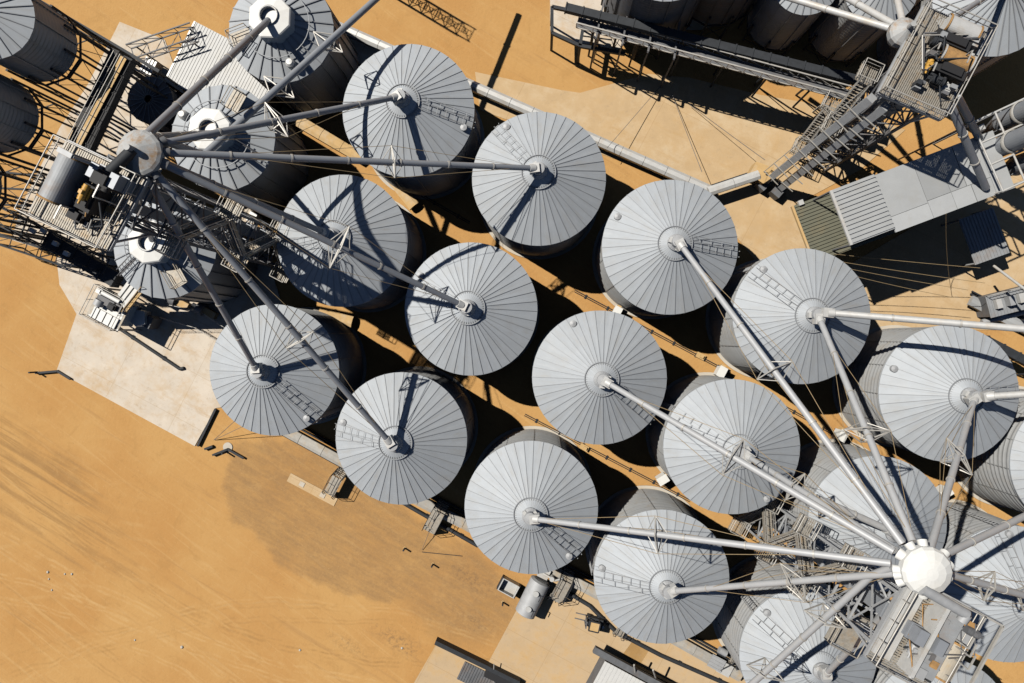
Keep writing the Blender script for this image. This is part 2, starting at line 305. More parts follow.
# ------------------------------------------------------------------ large silos
HE, RE, RW, HA = 9.2, 5.95, 5.76, 12.15
SL = (HA-HE)/(RE-.45)
def rz(r): return HA-(r-.45)*SL
NP = 42
def silo_proto():
    t = thing('grain_silo', 'silo', 'silo')
    mb = MB(); prof = []
    k = int(HE/.11)
    for i in range(k+1):
        z = HE*i/k; prof.append((RW-.03+.08*math.sin(2*PI*z/.56), z))
    mb.lathe(prof, 84)
    for tier in range(1, 8): mb.lathe([(RW+.03, tier*1.15-.05), (RW+.06, tier*1.15-.02), (RW+.06, tier*1.15+.02), (RW+.03, tier*1.15+.05)], 84)
    for i in range(14):
        a = 2*PI*i/14; p = Vector((math.cos(a)*(RW+.02), math.sin(a)*(RW+.02), 0)); mb.obox(p+Z*HE/2, Vector((math.cos(a), math.sin(a), 0))*.03, Vector((-math.sin(a), math.cos(a), 0))*.03, Z*HE/2*.98, 0)
    mb.build('wall', ['wall', 'mid'], t)
    mb = MB(); mb.lathe([(RW+.35, -.2), (RW+.35, .12), (RW-.2, .12)], 64, smooth=False); mb.build('foundation', 'conc', t)
    mb = MB()
    for i in range(NP):
        a0, a1 = 2*PI*i/NP, 2*PI*(i+1)/NP; am = (a0+a1)/2
        tn = random.uniform(.965, 1.03)
        pts = []
        for r in (.45, 2.2, 4.1, RE):
            for a, dz in ((a0, .0), (am, -.015 if r > .5 else 0), (a1, 0)):
                pts.append((r*math.cos(a), r*math.sin(a), rz(r)+dz))
        fs = []
        for j in range(3):
            for q in range(2): fs.append((j*3+q, (j+1)*3+q, (j+1)*3+q+1, j*3+q+1))
        mb.add(pts, fs, False, 0, tn)
        mb.add([(RE*math.cos(a0), RE*math.sin(a0), rz(RE)), (RE*math.cos(a1), RE*math.sin(a1), rz(RE)), (RE*math.cos(a1), RE*math.sin(a1), rz(RE)-.16), (RE*math.cos(a0), RE*math.sin(a0), rz(RE)-.16)], [(3, 2, 1, 0)], tone=tn)
        d = Vector((math.cos(a0), math.sin(a0), 0))
        p, q = d*1.25+Z*(rz(1.25)+.02), d*(RE+.02)+Z*(rz(RE)+.02)
        dn = (q-p).normalized(); sd_ = Vector((-d.y, d.x, 0)); up = dn.cross(sd_)
        if up.z < 0: up = -up
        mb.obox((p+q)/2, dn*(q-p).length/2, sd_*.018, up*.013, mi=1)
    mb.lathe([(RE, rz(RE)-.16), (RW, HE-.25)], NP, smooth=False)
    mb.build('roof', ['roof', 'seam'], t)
    mb = MB()
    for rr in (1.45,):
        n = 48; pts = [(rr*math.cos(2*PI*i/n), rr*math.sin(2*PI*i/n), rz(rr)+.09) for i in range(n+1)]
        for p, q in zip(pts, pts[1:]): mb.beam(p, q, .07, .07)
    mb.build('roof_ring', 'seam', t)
    mb = MB(); mb.lathe([(.72, rz(.72)-.02), (.72, HA+.1), (.5, HA+.3), (.5, HA+.95), (.0, HA+1.0)], 20, smooth=False)
    mb.build('cap', 'steel', t)
    mb = MB(); mb.box((.45, 0, HA-.05), .5, .45, .6, (1, 0, 0)); mb.box((-.2, .55, HA-.1), .3, .3, .45, (1, 0, 0)); mb.build('cap_box', 'pale', t)
    mb = MB()
    p, q = Vector((1.5, 0, rz(1.5)+.2)), Vector((RE-.1, 0, rz(RE-.1)+.2))
    mb.ladder(p, q, (0, 1, 0), .62, .02, .8)
    mb.beam(p+Vector((0, .75, .02)), q+Vector((0, .75, .02)), .035)
    for i in range(4): a = p.lerp(q, (i+.5)/4); mb.beam(a+Vector((0, .3, 0)), a+Vector((0, .75, .02)), .04)
    lo = mb.build('roof_ladder', 'grey', t)
    mb = MB(); mb.lathe([(.30, rz(5.3)-.1), (.30, rz(5.3)+.22), (0, rz(5.3)+.3)], 14, c=(5.3, -.55, 0), smooth=False); mb.build('hatch', 'steel', t)
    mb = MB(); mb.ladder((RW+.35, 0, 0), (RW+.35, 0, HE), (0, 1, 0), .5, .03, .4)
    mb.build('wall_ladder', 'steel', t)
    return t
GS = 'large grain silos in three rows'
SPEC = {  # eave centre pixel, ladder angle, label
 'S1': (408.2, 110.5, -13, 'large silo beside the upper white collared bins, uppermost of all, ladder to the right'),
 'S2': (538.7, 178.8, 128, 'large silo ending the straight level grey spout, ladder at its upper left'),
 'S3': (669.6, 247.2, -6, 'large silo with ladder to the right, beside the bend of the long white conveyor'),
 'S4': (801.3, 316.2, 136, 'large silo nearest the olive roofed shed, two pale spouts meeting at its cap'),
 'S5': (948.6, 393.4, 0, 'large silo at right with a dark curved spout shadow across its upper roof'),
 'S6': (1081., 463.0, 60, 'large silo mostly cut off by the right picture edge, end of the upper row'),
 'M1': (342.0, 240.8, 184, 'large silo covered with tangled tower and spout shadows'),
 'M2': (470.8, 309.0, 152, 'large silo in the middle row reached by a grey spout carrying a white lattice frame'),
 'M3': (599.2, 377.6, -40, 'large silo at the centre of the picture, bare roof without a ladder in sight'),
 'M4': (731.4, 446.7, 147, 'large silo with a pair of parallel spouts crossing over its cap'),
 'M5': (877.0, 524.0, 200, 'large silo half hidden under the fan of spouts left of the white dome'),
 'M6': (1010., 594.0, 100, 'brightest pale silo right of the white dome, cut by right picture edge'),
 'B1': (274.1, 370.0, -48, 'large silo at left end of the lower row, black cap shadow above its ladder'),
 'B2': (401.1, 438.5, 170, 'large silo of the lower row with an upright dark spout shadow above its cap'),
 'B3': (531.0, 507.5, -45, 'large silo above the horizontal white tank, bright left half, ladder to lower right'),
 'B4': (661.2, 576.7, 177, 'large silo of the lower row crossed by a spout, ladder pointing left'),
 'B5': (808.0, 655.0, 140, 'large silo at the bottom edge with kingpost frame shadows on its roof'),
 'B6': (941.0, 725.0, 30, 'large silo under the right tower platform, showing only at the bottom edge'),
}
SILO = {}
p0 = silo_proto(); first = True
for k, (px, py, ang, lab) in SPEC.items():
    o = p0 if first else dup(p0); first = False
    o.location = W(px, py, HE) - Z*HE; o.rotation_euler.z = math.radians(random.randrange(NP)*360/NP + random.uniform(-3, 3))
    tag(o, lab, 'silo', GS); SILO[k] = Vector(o.location)
    la = math.radians(ang)-o.rotation_euler.z
    for c in o.children:
        if c.name.startswith(('roof_ladder', 'hatch', 'wall_ladder')):
            c.rotation_euler.z = la
            if c.name.startswith('hatch') and k in ('S3', 'M3', 'M4', 'S5'): c.rotation_euler.z = la+PI*.9
def apex(k, dz=1.0): return SILO[k]+Z*(HA+dz)

# ------------------------------------------------------------------ spouts
GSP = 'grain spouts fanning out from the distributors'
def spout(pts, label, r=.235, trusses=(), flip=1, arm=1.5, m='pipe', cables=True, end_boot=True, group=GSP, colm='steel'):
    pts = [Vector(p) for p in pts]; o = pts[-1]
    t = thing('grain_spout', label, 'spout', o, group)
    mb = MB(o); mb.path(pts, r, 14)
    for p in pts[1:-1]:
        mb.lathe([(0, -r*1.05), (r*.8, -r*.7), (r*1.05, 0), (r*.8, r*.7), (0, r*1.05)], 12, p)
    mb.build('pipe', m, t)
    p, q = pts[-2], pts[-1]; d = q-p; L = d.length; dn = d.normalized()
    for f in [i/max(1, round(L/4.2)) for i in range(1, max(1, round(L/4.2)))]:
        c = p+d*f; mb = MB(o); mb.tube(c-dn*.06, c+dn*.06, r*1.2, 14); mb.build('coupling', 'rail', t)
    if end_boot:
        mb = MB(o); mb.tube(q-dn*.5, q, r*1.25, 12, r*1.5); mb.box(q-Z*.55, .85, .75, .75, xy(dn)); mb.build('boot', 'pale', t)
    side = Z.cross(xy(dn)).normalized()
    for f in trusses:
        c = p+d*f; up = side.cross(dn).normalized()
        if up.z < 0: up = -up
        mb = MB(o)
        A, B, Cc, Dd = c+side*arm+up*.15, c-side*arm+up*.15, c-up*arm*.75, c+up*.5
        for a, b in ((A, Cc), (B, Cc), (A, Dd), (B, Dd), (A, B), (Dd, Cc)): mb.beam(a, b, .075)
        tp = dn*.9
        for a in (A, B, Cc): mb.beam(a, c+tp, .055); mb.beam(a, c-tp, .055)
        mb.build('support_frame', 'rail', t)
        if cables:
            for a, nm in ((A, 1), (B, 1), (Cc, 1)):
                mb = MB(o); f0 = max(0, f-.42); f1 = min(1, f+.42)
                mb.path([p+d*f0+up*r*.6, a, p+d*f1+up*r*.6], .022, 4); mb.build('stay_cable', 'cable', t)
    return t
LD = W(138, 152, 28.5)            # left distributor
RD = W(928, 572, 29.5)            # right distributor
OUT = {}
def out(c, target, r=1.25, z=27.8):
    OUT.setdefault((round(c.x, 2), round(c.y, 2)), []).append(math.atan2(target[1]-c.y, target[0]-c.x))
    d = xy(Vector(target)-c).normalized(); return xy(c)+d*r+Z*z
def to_silo(c, k, label, **kw):
    if c is RD: kw.setdefault('m', 'lpipe')
    a = apex(k); s0 = out(c, a); d = xy(s0-a).normalized()
    return spout([s0, a+d*.35], label, **kw)
L_ = 'from the left tower to '
to_silo(LD, 'S1', 'grey spout from the rusty distributor to the uppermost large silo', trusses=(.42,))
to_silo(LD, 'S2', 'long straight grey spout running level from the rusty distributor across the picture', trusses=(.55,), arm=1.2)
to_silo(LD, 'M1', 'short shaded spout down to the silo covered in tower shadows')
to_silo(LD, 'M2', 'grey spout with a white lattice frame ending on the middle row silo', trusses=(.52,), arm=1.7)
to_silo(LD, 'B1', 'steep spout from the left tower to the lower left silo', trusses=())
to_silo(LD, 'B2', 'diagonal spout from left tower to the silo with an upright shadow on its roof', trusses=(.55,), arm=1.2)
R_ = 'pale spout from white dome '
to_silo(RD, 'M3', R_+'to the bare silo at the picture centre', trusses=(.48,))
to_silo(RD, 'M4', R_+'to the silo crossed by parallel spouts, upper of the pair', trusses=(.6,), arm=1.2)
to_silo(RD, 'B3', R_+'to the bright silo beside the white tank', trusses=(.58,), arm=1.4)
to_silo(RD, 'B4', R_+'to the silo whose ladder points left', trusses=(.38,), arm=1.6)
to_silo(RD, 'S3', R_+'to the silo by the white conveyor bend, longest diagonal', trusses=(.5,), arm=1.4)
to_silo(RD, 'S4', R_+'to the silo nearest the olive shed', trusses=(.42,), arm=1.6)
to_silo(RD, 'S5', R_+'up to the silo with the curved shadow', trusses=(.55,), arm=1.6)
to_silo(RD, 'S6', R_+'toward the upper right, darker, leaving over the pale silo')
to_silo(RD, 'B5', R_+'under the platform edge to the bottom silo')
spout([out(RD, W(1110, 620, 20)), W(1120, 622, 17)], 'short thick spout leaving the white dome to the right picture edge', trusses=(.25, .45), arm=1.0, end_boot=False, m='lpipe')
spout([W(815, 497, 15.2), W(891, 531, 13)], 'short bright white tube lying over the half hidden silo', r=.28, m='pale')
spout([out(RD, W(872, 574, 28)), W(872, 575, 26.6), W(700, 731, 13)], 'elbowed spout crossing the bottom silo to the lower picture edge', trusses=(.22, .55), arm=1.5, cables=False, m='lpipe')
# spouts from off the right edge
spout([W(1110, 336, 19), apex('S4')+Vector((.6, .15, .2))], 'pale spout coming in from the right picture edge to the silo by the olive shed', m='pale', r=.27)
spout([W(1110, 389, 19), apex('S5')+Vector((.7, .1, .2))], 'short pale spout from the right picture edge to the silo with curved shadow', m='pale', r=.27)
# ------------------------------------------------------------------ distributors
def distributor(c, r, m, label, dome):
    t = thing('grain_distributor', label, 'distributor', c)
    mb = MB(c)
    if dome: mb.lathe([(r*.55, -1.5), (r, -.6), (r*1.02, -.1), (r*.93, .12), (r*.6, .36), (r*.25, .46), (0, .48)], 14, c, smooth=False)
    else: mb.lathe([(r*.55, -1.5), (r, -.6), (r*1.02, -.1), (r*.9, .05), (r*.3, .5), (.2, .6), (.2, 1.2), (0, 1.2)], 14, c, smooth=False)
    mb.build('housing', m, t)
    for a in OUT.get((round(c.x, 2), round(c.y, 2)), []):
        d = Vector((math.cos(a), math.sin(a), 0))
        mb = MB(c); mb.tube(c+d*r*.75-Z*.4, c+d*(r+.22)-Z*.72, .25, 12, .29); mb.build('outlet', m if dome else 'mid', t)
    return t
distributor(LD, 1.42, 'rusty', 'grey rust stained round distributor at the left tower', False)
distributor(RD, 1.42, 'white', 'clean white dome distributor where the right spouts meet', True)

# ------------------------------------------------------------------ collared bins
RB, HB, AB = 4.8, 9.4, 11.2
def bin_proto():
    t = thing('collared_bin', 'bin', 'bin')
    mb = MB(); k = int(HB/.13); mb.lathe([(RB-.15+.045*math.sin(i*PI/1.5), HB*i/k) for i in range(k+1)], 72)
    for i in range(24):
        a = 2*PI*i/24; d = Vector((math.cos(a), math.sin(a), 0)); mb.obox(d*(RB-.06)+Z*HB/2, d*.06, Vector((-d.y, d.x, 0))*.06, Z*HB*.49)
    mb.build('wall', 'wall', t)
    mb = MB(); n = 24; sl = (AB-HB)/(RB-1.2)
    for i in range(n):
        a0, a1 = 2*PI*i/n, 2*PI*(i+1)/n
        P = lambda r, a: (r*math.cos(a), r*math.sin(a), HB+(RB-r)*sl)
        mb.add([P(1.2, a0), P(RB, a0), P(RB, a1), P(1.2, a1)], [(0, 1, 2, 3)], tone=random.uniform(.9, 1.05))
        mb.add([P(RB, a0), P(RB, a1), (RB*math.cos(a1), RB*math.sin(a1), HB-.2), (RB*math.cos(a0), RB*math.sin(a0), HB-.2)], [(3, 2, 1, 0)])
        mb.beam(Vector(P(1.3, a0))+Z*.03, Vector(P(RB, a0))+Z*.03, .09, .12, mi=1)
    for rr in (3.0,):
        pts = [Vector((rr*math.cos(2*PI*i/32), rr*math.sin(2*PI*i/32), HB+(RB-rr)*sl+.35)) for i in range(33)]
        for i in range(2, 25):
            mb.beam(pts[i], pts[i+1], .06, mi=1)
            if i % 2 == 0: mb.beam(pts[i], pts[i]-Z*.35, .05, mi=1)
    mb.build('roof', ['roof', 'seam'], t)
    mb = MB(); z0 = AB-.5
    mb.lathe([(1.95, z0-.3), (1.95, AB+.75), (1.85, AB+.85), (.95, AB+1.0), (.78, AB+1.0), (.78, AB+.72), (0, AB+.68)], 8, smooth=False)
    mb.build('collar', 'white', t)
    mb = MB(); mb.lathe([(.8, AB+1.0), (.86, AB+1.15), (.72, AB+1.15), (.72, AB+.8)], 20); mb.build('collar_lip', 'pale', t)
    # roof platform with handrail and stair
    mb = MB()
    zz = HB+(RB-3.6)*sl+.5
    mb.box((3.3, 0, zz), 1.9, 1.3, .06, (1, 0, 0)); mb.rail([(2.5, -.65, zz), (4.25, -.65, zz), (4.25, .65, zz), (2.5, .65, zz)], .9, .04)
    mb.build('roof_platform', 'grate', t)
    mb = MB(); mb.lathe([(.42, HB+(RB-3.6)*sl-.1), (.42, HB+(RB-3.6)*sl+.55), (.25, HB+(RB-3.6)*sl+.75), (0, HB+(RB-3.6)*sl+.78)], 14, (0, 3.6, 0), smooth=False); mb.build('roof_vent', 'pale', t)
    mb = MB(); mb.ladder((0, -2.1, AB-.1), (0, -RB, HB+.3), (1, 0, 0), .6, .035, .5); mb.rail([(.4, -2.2, AB-.5), (.4, -RB, HB)], .8, .03); mb.build('roof_ladder', 'mid', t)
    return t
BIN = {}
pb = bin_proto(); fb = True
for k, px, py, ra, lab in (('a', 281, 30, 200, 'white collared bin at the top edge, uppermost of the three collared bins'),
                          ('b', 223, 138, 60, 'white collared bin beside the white shed roof, middle of the three collared bins'),
                          ('c', 165, 246, -60, 'white collared bin above the white cleaning machine, lowest of the three collared bins')):
    o = pb if fb else dup(pb); fb = False
    o.location = W(px, py, HB)-Z*HB; o.rotation_euler.z = math.radians(ra); tag(o, lab, 'bin', 'bins with white roof collars'); BIN[k] = Vector(o.location)
def bspout(k, label, **kw):
    a = BIN[k]+Z*(AB+1.0); s0 = out(LD, a); d = xy(s0-a).normalized()
    return spout([s0, a+d*.45], label, end_boot=False, **kw)
bspout('a', 'dark grey spout from the left tower to the uppermost white collar', r=.28)
bspout('b', 'short level spout into the middle white collar', r=.24)
bspout('c', 'short shaded spout into the lowest white collar', r=.24)
spout([out(LD, W(203, 157, 21)), W(204, 155, 20.3), W(375, 0, 12.4), W(452, -70, 8.8)], 'elbowed grey spout rising past the white collared bins to the top picture edge', r=.27, trusses=(), end_boot=False)
# frames along that elbowed spout stand as parts of their own thing: kingpost frames
def kingpost(px, py, z, d, label, arm=1.5):
    c = W(px, py, z); dn = nrm(d); side = Z.cross(xy(dn)).normalized()
    mb = MB(c)
    for a, b in ((side*arm, -Z*1.4), (-side*arm, -Z*1.4), (side*arm, -side*arm), (side*arm, dn*1.0), (-side*arm, dn*1.0), (-Z*1.4, dn), (-Z*1.4, -dn), (side*arm, -dn), (-side*arm, -dn)): mb.beam(c+a, c+b, .075)
    tag(mb.build('spout_frame', 'rail'), label, 'frame', 'frames bracing the elbowed spout')
db = W(375, 0, 12.4)-W(204, 155, 20.3)
kingpost(328, 42, 14.4, db, 'small triangular steel frame under the spout near top picture edge')
kingpost(279, 87, 16.6, db, 'small triangular steel frame under the spout between two collared bins')

# ------------------------------------------------------------------ towers
def tower(name, label, c, s, z1, bays, casings, plat, heads, stair_side=1, landings=(), m='mid', ang=UA):
    """c ground centre; s half width; plat = list of 4 corner points at platform level"""
    c = xy(c); t = thing(name, label, 'elevator tower', c)
    u = Vector((math.cos(ang), math.sin(ang), 0)); v = Z.cross(u)
    cor = [c+u*s*a+v*s*b for a, b in ((-1, -1), (1, -1), (1, 1), (-1, 1))]
    for p in cor:
        mb = MB(c); mb.beam(p, p+Z*z1, .2); mb.build('leg', m, t)
    dz = z1/bays
    for i in range(4):
        p, q = cor[i], cor[(i+1) % 4]; mb = MB(c)
        for k in range(bays):
            a, b = Z*dz*k, Z*dz*(k+1)
            mb.beam(p+b, q+b, .13)
            mb.beam(p+a, q+b, .09); mb.beam(q+a, p+b, .09)
        mb.build('cross_bracing', m, t)
    for (du, dv, wu, wv, zt) in casings:
        q = c+u*du+v*dv; mb = MB(c); mb.box(q, wu, wv, zt, u)
        for z in range(2, int(zt), 3): mb.box(q+Z*z, wu+.12, wv+.12, .12, u)
        mb.build('elevator_casing', 'pipe', t)
    # stair flights and landings
    prev = None
    side = u*stair_side
    for k, z in enumerate(landings):
        e = 1 if k % 2 else -1
        lc = c+side*(s+.9)+v*e*(s+.2)
        hw = .73; mb = MB(c); mb.grating([lc+Z*(z+.03)+u*a*.75+v*b*.75 for a, b in ((-1, -1), (1, -1), (1, 1), (-1, 1))], .16, .1)
        mb.build('landing', 'grate', t)
        mb = MB(c); mb.rail([lc+Z*z+u*a*hw+v*b*hw for a, b in ((-1, -1), (1, -1), (1, 1), (-1, 1))], 1.05, .04, close=True); mb.build('handrail', 'rail', t)
        if prev is not None:
            a, b = prev+v*(-e)*(-.7)*1, lc+Z*z-v*e*.7
            a = prev+v*e*.7
            mb = MB(c)
            for q in (-.4, .4): mb.beam(a+u*q, b+u*q, .06, .2)
            n = max(3, int(abs(b.z-a.z)/.25))
            for i in range(1, n): x = a.lerp(b, i/n); mb.obox(x, u*.4, v*.13, Z*.02)
            mb.build('stair_flight', 'grate', t)
            mb = MB(c)
            for q in (-.45, .45):
                mb.tube(a+u*q+Z*1.0, b+u*q+Z*1.0, .04, 5); mb.tube(a+u*q+Z*.5, b+u*q+Z*.5, .03, 5)
                for i in range(5): x = a.lerp(b, i/4)+u*q; mb.tube(x, x+Z, .03, 5)
            mb.build('stair_rail', 'rail', t)
        prev = lc+Z*z
    # platform
    P = [Vector(p) for p in plat]; zc = P[0].z; pc = sum(P, Vector())/4
    mb = MB(c); mb.grating([p-Z*.03 for p in P]); mb.build('platform', 'grate', t)
    mb = MB(c)
    for i in range(4): mb.beam(P[i]-Z*.25, P[(i+1) % 4]-Z*.25, .16, .28)
    for f in (.25, .5, .75): mb.beam(P[0].lerp(P[1], f)-Z*.25, P[3].lerp(P[2], f)-Z*.25, .12, .25)
    for i in range(4): mb.beam(P[i].lerp(pc, .12)-Z*.2, cor[i]+Z*(zc-3), .12)
    mb.build('platform_frame', 'steel', t)
    mb = MB(c); mb.rail(P, 1.1, .045, 1.4, close=True); mb.build('platform_rail', 'rail', t)
    return t, c, u, v
def hood(t, org, c, u, width, r, h, m='steel', trim='rusty'):
    """bucket elevator head: straight skirt and rounded top, axis across u"""
    v = Z.cross(u); c = Vector(c)
    mb = MB(org); n = 14; prof = [(-r, 0)]+[(-r*math.cos(PI*i/n), h-r*.75+r*.75*math.sin(PI*i/n)) for i in range(n+1)]+[(r, 0)]
    vs = []
    for a, z in prof: vs += [c+u*a+Z*z-v*width/2, c+u*a+Z*z+v*width/2]
    k = len(prof)
    mb.add(vs, [(2*i, 2*i+2, 2*i+3, 2*i+1) for i in range(k-1)], False)
    mb.add([vs[2*i] for i in range(k)], [tuple(reversed(range(k)))]); mb.add([vs[2*i+1] for i in range(k)], [tuple(range(k))])
    o = mb.build('head_hood', m, t)
    for e in (-1, 1):
        mb = MB(org)
        for (a, z), (a2, z2) in zip(prof[1:-1], prof[2:]): mb.beam(c+u*a*1.02+Z*(z+.02)+v*e*width/2, c+u*a2*1.02+Z*(z2+.02)+v*e*width/2, .12, .08)
        mb.build('hood_flange', trim, t)
def motor(t, org, c, d, m='yellow', L=.8, r=.22):
    c = Vector(c); d = nrm(d); mb = MB(org)
    mb.tube(c-d*L/2, c+d*L/2, r, 12)
    for i in range(5): x = c+d*(-L*.3+i*L*.15); mb.tube(x-d*.02, x+d*.02, r*1.15, 12)
    mb.box(c+Z*r*.7, .25, .22, .2, d); mb.tube(c+d*L/2, c+d*(L/2+.25), r*.35, 8); mb.box(c-Z*(r+.15), L*.8, r*2, .18, d)
    mb.build('drive_motor', m, t)
def gearbox(t, org, c, a, b, h, u=U, m='mid', name='gearbox'):
    mb = MB(org); mb.box(c, a, b, h, u); mb.box(Vector(c)+Z*h, a*.7, b*.7, h*.2, u); mb.tube(Vector(c)+Z*h*.5-Z.cross(u)*b*.8, Vector(c)+Z*h*.5+Z.cross(u)*b*.8, h*.18, 8); mb.build(name, m, t)

def clutter(t, org, c, u, v, ru, rv, n=5, seed=3):
    rd = random.Random(seed)
    for k in range(n):
        q = Vector(c)+u*rd.uniform(-ru, ru)+v*rd.uniform(-rv, rv); mb = MB(org); mb.box(q, rd.uniform(.2, .5), rd.uniform(.2, .45), rd.uniform(.4, 1.3), u); mb.build('junction_box', rd.choice(('grey', 'dark', 'pale', 'mid', 'rustd')), t)
    for k in range(n):
        a = Vector(c)+u*rd.uniform(-ru, ru)+v*rd.uniform(-rv, rv)+Z*rd.uniform(.3, 1.4); b = Vector(c)+u*rd.uniform(-ru, ru)+v*rd.uniform(-rv, rv)+Z*rd.uniform(.3, 1.4)
        m_ = Vector((b.x, a.y, (a.z+b.z)/2)); mb = MB(org); mb.path([a, m_, b], rd.uniform(.03, .07), 6); mb.build('hose', rd.choice(('dark', 'rail', 'mid', 'rustd')), t)
    for k in range(3):
        q = Vector(c)+u*rd.uniform(-ru, ru)+v*rd.uniform(-rv, rv); mb = MB(org); mb.beam(q, q+Z*2.0, .08); mb.beam(q+Z*2.0, q+Z*2.0+v*rd.uniform(-1.2, 1.2), .08); mb.beam(q+Z*1.0, q+u*.5, .06); mb.build('bracket', 'rail', t)
# left tower
zp = 28.3
plat = [W(28, 212, zp), W(107, 250, zp), W(146, 178, zp), W(66, 140, zp)]
pc = sum(plat, Vector())/4
tc = xy(pc)+U*1.5-V*1.1
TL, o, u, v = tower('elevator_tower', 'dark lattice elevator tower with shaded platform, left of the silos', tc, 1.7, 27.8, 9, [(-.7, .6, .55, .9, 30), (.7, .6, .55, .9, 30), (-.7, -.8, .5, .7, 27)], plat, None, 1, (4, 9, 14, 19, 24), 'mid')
hc = pc-U*.75-V*.35
hood(TL, o, hc, U, 2.9, .68, 2.2, 'grey', 'rustd')
clutter(TL, o, pc+U*.9, U, V, 1.5, 1.9)
gearbox(TL, o, pc+U*1.0, 1.0, 1.6, 1.3, m='black'); motor(TL, o, pc+U*1.1-V*.3+Z*1.9, V, 'yellow', 1.0, .2)
gearbox(TL, o, pc+U*1.5-V*1.5, 1.3, .9, 1.6, m='black'); gearbox(TL, o, pc+U*.5+V*1.3, 1.0, .7, .9, m='black')
mb = MB(o)
for a, b in ((-.2, .25), (.75, .25)):
    q = pc+U*(a-.2)-V*2.0; mb.beam(q, q+Z*3.3, .16)
mb.beam(pc-U*.4-V*2.0+Z*3.3, pc+U*.55-V*2.0+Z*3.3, .3, .18); mb.build('hoist_frame', 'steel', TL)
mb = MB(o); mb.tube(pc+U*1.2-V*1.2+Z*1.2, LD+Z*.5, .36, 10); mb.build('feed_pipe', 'dark', TL)
# right tower
plat = [W(867, 657, zp), W(912, 578, zp), W(972, 609, zp), W(927, 688, zp)]
pc = sum(plat, Vector())/4+U*.75
tc = xy(pc)+V*.2-U*1.0
TR, o, u, v = tower('elevator_tower', 'pale sunlit elevator tower with platform below the white dome', tc, 1.7, 27.8, 9, [(-.6, .2, .55, .9, 30), (.6, .2, .55, .9, 30)], plat, None, -1, (3, 7, 11, 15, 19, 23), 'steel')
mb = MB(o); mb.box(pc-U*.05-V*.1, 1.3, 4.3, .95, U)
for k_ in (-1.4, 0, 1.4): mb.box(pc-U*.05-V*(.1+k_), 1.34, .08, .99, U)
mb.build('head_casing', 'grey', TR)
mb = MB(o); mb.box(pc+U*.72-V*.1, .24, 3.7, .55, U); mb.box(pc+U*1.0-V*1.9, .9, .4, .7, U); mb.build('rust_plate', 'rustd', TR)
hood(TR, o, pc+U*1.25+V*.6, U, 2.3, .6, .75, 'tanlid', 'rustd')
mb = MB(o); mb.box(pc+U*1.2-V*1.1, .9, .9, .5, U); mb.build('inspection_box', 'steel', TR)
mb = MB(o)
for a_, b_ in (((972, 609), (1003, 626)), ((1003, 626), (962, 700)), ((985, 616), (944, 690)), ((927, 688), (962, 700))): mb.beam(W(*a_, zp-.2), W(*b_, zp-.2), .12, .2)
mb.build('outrigger_frame', 'rail', TR)
clutter(TR, o, pc-U*.2, U, V, 1.5, 2.3, 8, 5)
mb = MB(o); mb.box(pc-U*.95-V*.2, .25, 5.0, 1.5, U); mb.build('wind_panel', 'pale', TR)
mb = MB(o)
for a in (-1.9, -2.5): mb.box(pc+U*a, .5, 4.6, .22, U)
mb.build('floor_plate', 'pale', TR)
gearbox(TR, o, pc-U*.3+V*1.9, .9, .8, .9, m='steel'); motor(TR, o, pc-U*1.2+V*.9+Z*.8, V, 'steel', .7, .2); motor(TR, o, pc+U*1.2-V*1.6+Z*1.0, U, 'mid', .8, .22)
mb = MB(o); a = pc-V*1.9+Z*1.2+U*.2; mb.path([a, a-V*.5+Z*.1, RD+Z*.3+V*1.0], .3, 12); mb.lathe([(0, -.31), (.31, 0), (0, .31)], 10, a-V*.5+Z*.1); mb.build('feed_pipe', 'steel', TR)
mb = MB(o); mb.box(W(846, 628, 22), 2.0, 2.6, .08, U); mb.rail([W(846, 628, 22.08)+U*a+V*b for a, b in ((-1, -1.3), (1, -1.3), (1, 1.3), (-1, 1.3))], 1.05, .045, close=True); mb.build('side_landing', 'grate', TR)
mb = MB(o)
for a, b in ((W(853, 600, 22), W(885, 618, 22)),): mb.beam(a, b, .15); mb.beam(a+V*1.2, b+V*1.2, .15)
mb.build('side_beam', 'steel', TR)
# top-right tower
zt = 18.5
plat = [W(879, 92, zt), W(942, 119, zt), W(988, 32, zt), W(925, 5, zt)]
pc = sum(plat, Vector())/4
a3 = math.atan2(plat[1].y-plat[0].y, plat[1].x-plat[0].x); U3 = Vector((math.cos(a3), math.sin(a3), 0)); V3 = -Z.cross(U3)
tc = xy(pc)-U3*.3+V3*1.8
TT, o, u, v = tower('elevator_tower', 'grey elevator tower with rusty heads on its platform, upper right', tc, 1.5, 18.0, 6, [(-.6, .3, .6, .9, 18.2), (.7, .3, .6, .9, 18.2)], plat, None, -1, (3, 6.5, 10, 13.5), 'mid', a3)
hood(TT, o, pc+U3*.6-V3*2.5, V3, 2.3, .6, 1.3, 'pale', 'rustd'); hood(TT, o, pc+U3*1.1-V3*.35, V3, 2.2, .6, 1.3, 'rustd', 'pale')
for a, b, c1, d1, h1 in ((.3, -1.4, 2.6, .8, 1.3), (1.1, .5, 2.2, .9, 1.1)): gearbox(TT, o, pc+U3*a+V3*b, c1, d1, h1*.8, U3, 'black')
motor(TT, o, pc-U3*.6-V3*.9+Z*.9, U3, 'dark', .9, .3); motor(TT, o, pc+U3*.6+V3*1.5+Z*.7, U3, 'dark', .9, .28); motor(TT, o, pc-U3*.4+V3*.7+Z*.6, V3, 'yellow', .8, .22)
